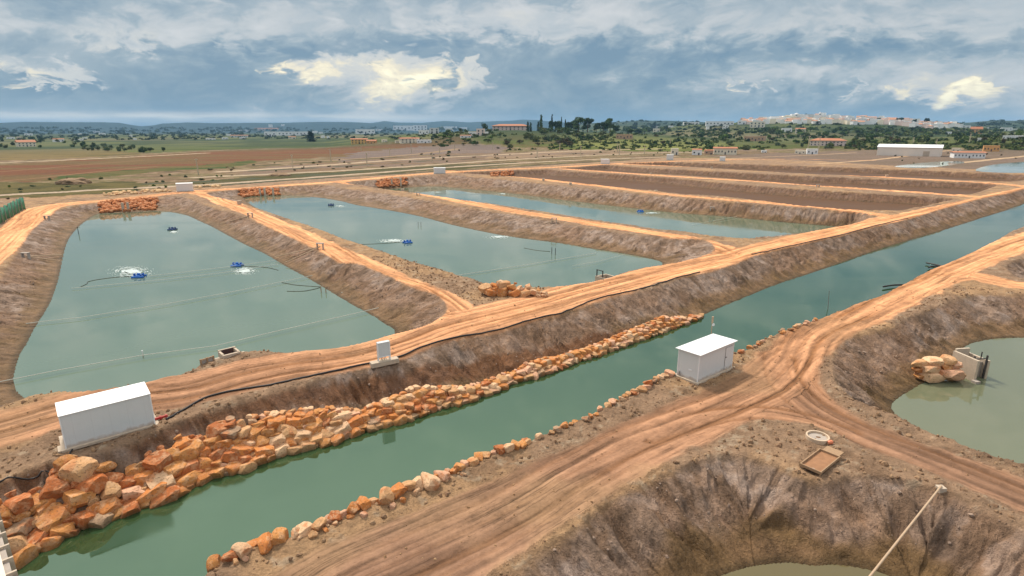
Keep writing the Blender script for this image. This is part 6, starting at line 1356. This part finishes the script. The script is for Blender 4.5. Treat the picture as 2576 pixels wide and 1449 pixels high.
rows(14, ['round'], (1095, 1270), lambda u: rv(328, 346), (14, 24), (9, 14), ['dark green', 'mid green', 'olive green'])
rows(16, ['round', 'shrub'], (1090, 1280), lambda u: rv(344, 368), (14, 24), (7, 12), ['bright green', 'mid green', 'olive green'])
rows(20, ['shrub'], (1460, 1740), lambda u: rv(338, 378), (9, 20), (4, 8), ['mid green', 'brownish', 'dark green', 'olive green'])
rows(40, ['round', 'shrub', 'round'], (1690, 2160), lambda u: rv(330, 352), (16, 32), (9, 16), ['mid green', 'dark green', 'olive green', 'bright green', 'dark green'])
rows(34, ['round', 'shrub'], (1720, 2200), lambda u: rv(352, 378), (14, 30), (7, 14), ['grey green', 'olive green', 'mid green', 'brownish'])
rows(40, ['round', 'shrub', 'round'], (2150, 2576), lambda u: rv(330, 352), (16, 30), (8, 15), ['mid green', 'dark green', 'bright green', 'olive green'])
rows(26, ['round', 'shrub'], (2150, 2576), lambda u: rv(350, 374), (14, 30), (7, 14), ['olive green', 'mid green', 'brownish', 'dark green'])
rows(12, ['round', 'umbrella'], (2330, 2420), lambda u: np.interp(u, [2330, 2420], [312, 318]), (12, 20), (7, 10), ['blue green', 'dark green'])
rows(16, ['round'], (1560, 1900), lambda u: rv(312, 328), (12, 22), (6, 10), ['dark green', 'blue green', 'mid green'])
for u, v, w, h, k, l in ((2211, 309, 18, 13, 'round', 'dark tree on the town skyline right of the tower'), (2265, 313, 26, 17, 'umbrella', 'wide umbrella pine on the town skyline'), (2300, 313, 16, 14, 'round', 'dark tree between the two umbrella pines'), (2329, 315, 20, 18, 'pine', 'right dark pine on the town skyline'), (2042, 297, 13, 10, 'round', 'dark tree clump beside the church tower'), (2026, 295, 4, 9, 'cypress', 'tiny cypress left of the church tower'), (2113, 300, 3, 8, 'cypress', 'left tiny cypress right of the church tower'), (2121, 300, 3, 8, 'cypress', 'right tiny cypress right of the church tower'), (1913, 308, 10, 8, 'round', 'dark tree above the big cream hall'), (2057, 320, 18, 16, 'round', 'brown green tree in the middle of the town')):
    tree(k, u, v, w, h, 'blue green', l); seen_labels[l] = 1
rows(34, ['round', 'shrub'], (205, 380), lambda u: np.interp(u, [205, 380], [374, 383]) + rv(-9, 4), (12, 24), (7, 13), ['olive green', 'mid green', 'grey green', 'dark green'])
rows(3, ['round'], (398, 420), lambda u: 381, (10, 14), (10, 13), ['mid green', 'dark green'])
rows(26, ['round', 'shrub'], (-20, 210), lambda u: rv(352, 373), (12, 22), (6, 11), ['mid green', 'dark green', 'olive green'])
rows(44, ['round'], (0, 1000), lambda u: rv(336, 352), (10, 20), (4.5, 8), ['blue green', 'dark green', 'mid green'])
rows(14, ['round'], (560, 1000), lambda u: rv(326, 340), (10, 18), (5, 8), ['blue green', 'dark green'])
rows(46, ['shrub'], (560, 1280), lambda u: np.interp(u, [560, 1280], [440, 396]) + rv(-24, 6), (5, 16), (2, 5), ['brownish', 'olive green', 'dark green'], 'scrub bushes beyond the far road')
rows(26, ['shrub'], (1240, 1740), lambda u: np.interp(u, [1240, 1740], [396, 386]) + rv(-8, 4), (4, 10), (2, 4), ['brownish', 'olive green'], 'scrub bushes beyond the far road')
rows(30, ['shrub'], (0, 560), lambda u: np.interp(u, [0, 560], [492, 458]) + rv(-34, 14), (8, 24), (3, 7), ['olive green', 'bright green', 'brownish', 'grey green'], 'scrub bushes beyond the far road')
rows(12, ['shrub'], (2230, 2560), lambda u: rv(386, 412), (5, 12), (2, 4.5), ['brownish', 'dark green'], 'scrub bushes beyond the far road')
# spoil heaps of earth and stone by the tracks
for u, v, w, h, lab in ((190, 462, 60, 14, 'weedy heap of stones left of the nearest timber pole'), (705, 442, 44, 8, 'brown earth heap behind the first far hut')):
    p = hit(u, v); s_ = p.length / FOC; bm = bmesh.new(); bmesh.ops.create_icosphere(bm, subdivisions=4, radius=1.0)
    for q in bm.verts:
        n_ = 1 + 0.35 * (float(fbm(np.array([q.co.x * 2.2 + u]), np.array([q.co.y * 2.2 + q.co.z]), 4, 5)[0]) - .5) * 2; q.co = Vector((q.co.x * n_ * w / 2 * s_, q.co.y * n_ * w / 2.6 * s_, q.co.z * n_ * h * s_ * .8))
    me = bpy.data.meshes.new('earth_heap'); bm.to_mesh(me); bm.free(); me.materials.append(M_EARTH); o = link('earth_heap', me); o.location = p; tag(o, lab, 'earth heap', 'spoil heaps beyond the far road')
# far growth that reads as one mass: maquis over the slopes
def maquis(name, n, area, size, c1, c2, lab):
    rr = np.random.default_rng(len(lab)); V, F = [], []
    mat = bpy.data.materials.new(name + '_material'); mat.use_nodes = True; N = NT(mat.node_tree); b = N.n['Principled BSDF']; b.inputs['Roughness'].default_value = .85; b.inputs['Specular IOR Level'].default_value = 0.1
    pos = N.new('ShaderNodeNewGeometry').outputs['Position']; nn_ = N.noise(pos, 0.03, 4, 0.6); N.l.new(N.mix(N.ss(nn_, .4, .6), c1, c2), b.inputs['Base Color'])
    for _ in range(n):
        u, v = area(); p = hit(u, v)
        if p is None: continue
        s = size * p.length / FOC * rr.uniform(.5, 1.3); k = 16
        if fbm(np.array([p.x / 60]), np.array([p.y / 60]), 3, 3)[0] < 0.42: continue
        for _ in range(k):
            d = rr.normal(size=3); d /= np.linalg.norm(d); d[2] = abs(d[2]); c = np.array([p.x, p.y, p.z]) + d * s * np.array([1.1, 1.1, .75]) * rr.uniform(.6, 1.0)
            nrm = d + rr.normal(size=3) * .5; nrm /= np.linalg.norm(nrm); t = np.cross(nrm, rr.normal(size=3)); t /= np.linalg.norm(t); q = np.cross(nrm, t); w = s * rr.uniform(.3, .6); i = len(V)
            V += [c - t * w, c + q * w * .8, c + t * w, c - q * w * .8]; F.append((i, i + 1, i + 2, i + 3))
    o = link(name, mesh_np(name, V, F, mat, False)); tag(o, lab, 'vegetation', kind='stuff')
maquis('undergrowth', 1500, lambda: (rv(1090, 2600), rv(326, 366) if random.random() < .75 else rv(366, 378)), 5.5, (0.034, 0.062, 0.015), (0.085, 0.105, 0.026), 'green undergrowth covering the middle and right hills')
maquis('woods', 900, lambda: (rv(-60, 1100), rv(322, 352)), 4.2, (0.018, 0.040, 0.020), (0.045, 0.070, 0.026), 'scattered woods at the foot of the blue left hills')
maquis('woods', 700, lambda: (rv(1500, 2640), rv(303, 330)), 4.0, (0.018, 0.036, 0.018), (0.040, 0.062, 0.024), 'woods on the right ridge and around the hill town')
# ------------------------------------------------------------------ haze
def haze():
    m = bpy.data.materials.new('haze_material'); m.use_nodes = True
    N = NT(m.node_tree); N.n.clear()
    out = N.new('ShaderNodeOutputMaterial'); v = N.new('ShaderNodeVolumePrincipled')
    v.inputs['Color'].default_value = (0.36, 0.66, 1.0, 1); v.inputs['Density'].default_value = HAZE_D; v.inputs['Anisotropy'].default_value = 0.0
    N.l.new(v.outputs[0], out.inputs['Volume'])
    o = MB().box((0, 0, 140), (33000, 33000, 320)).build('haze', m); o['kind'] = 'stuff'
    o.display_type = 'WIRE'
HAZE_D = 0.00007
haze()
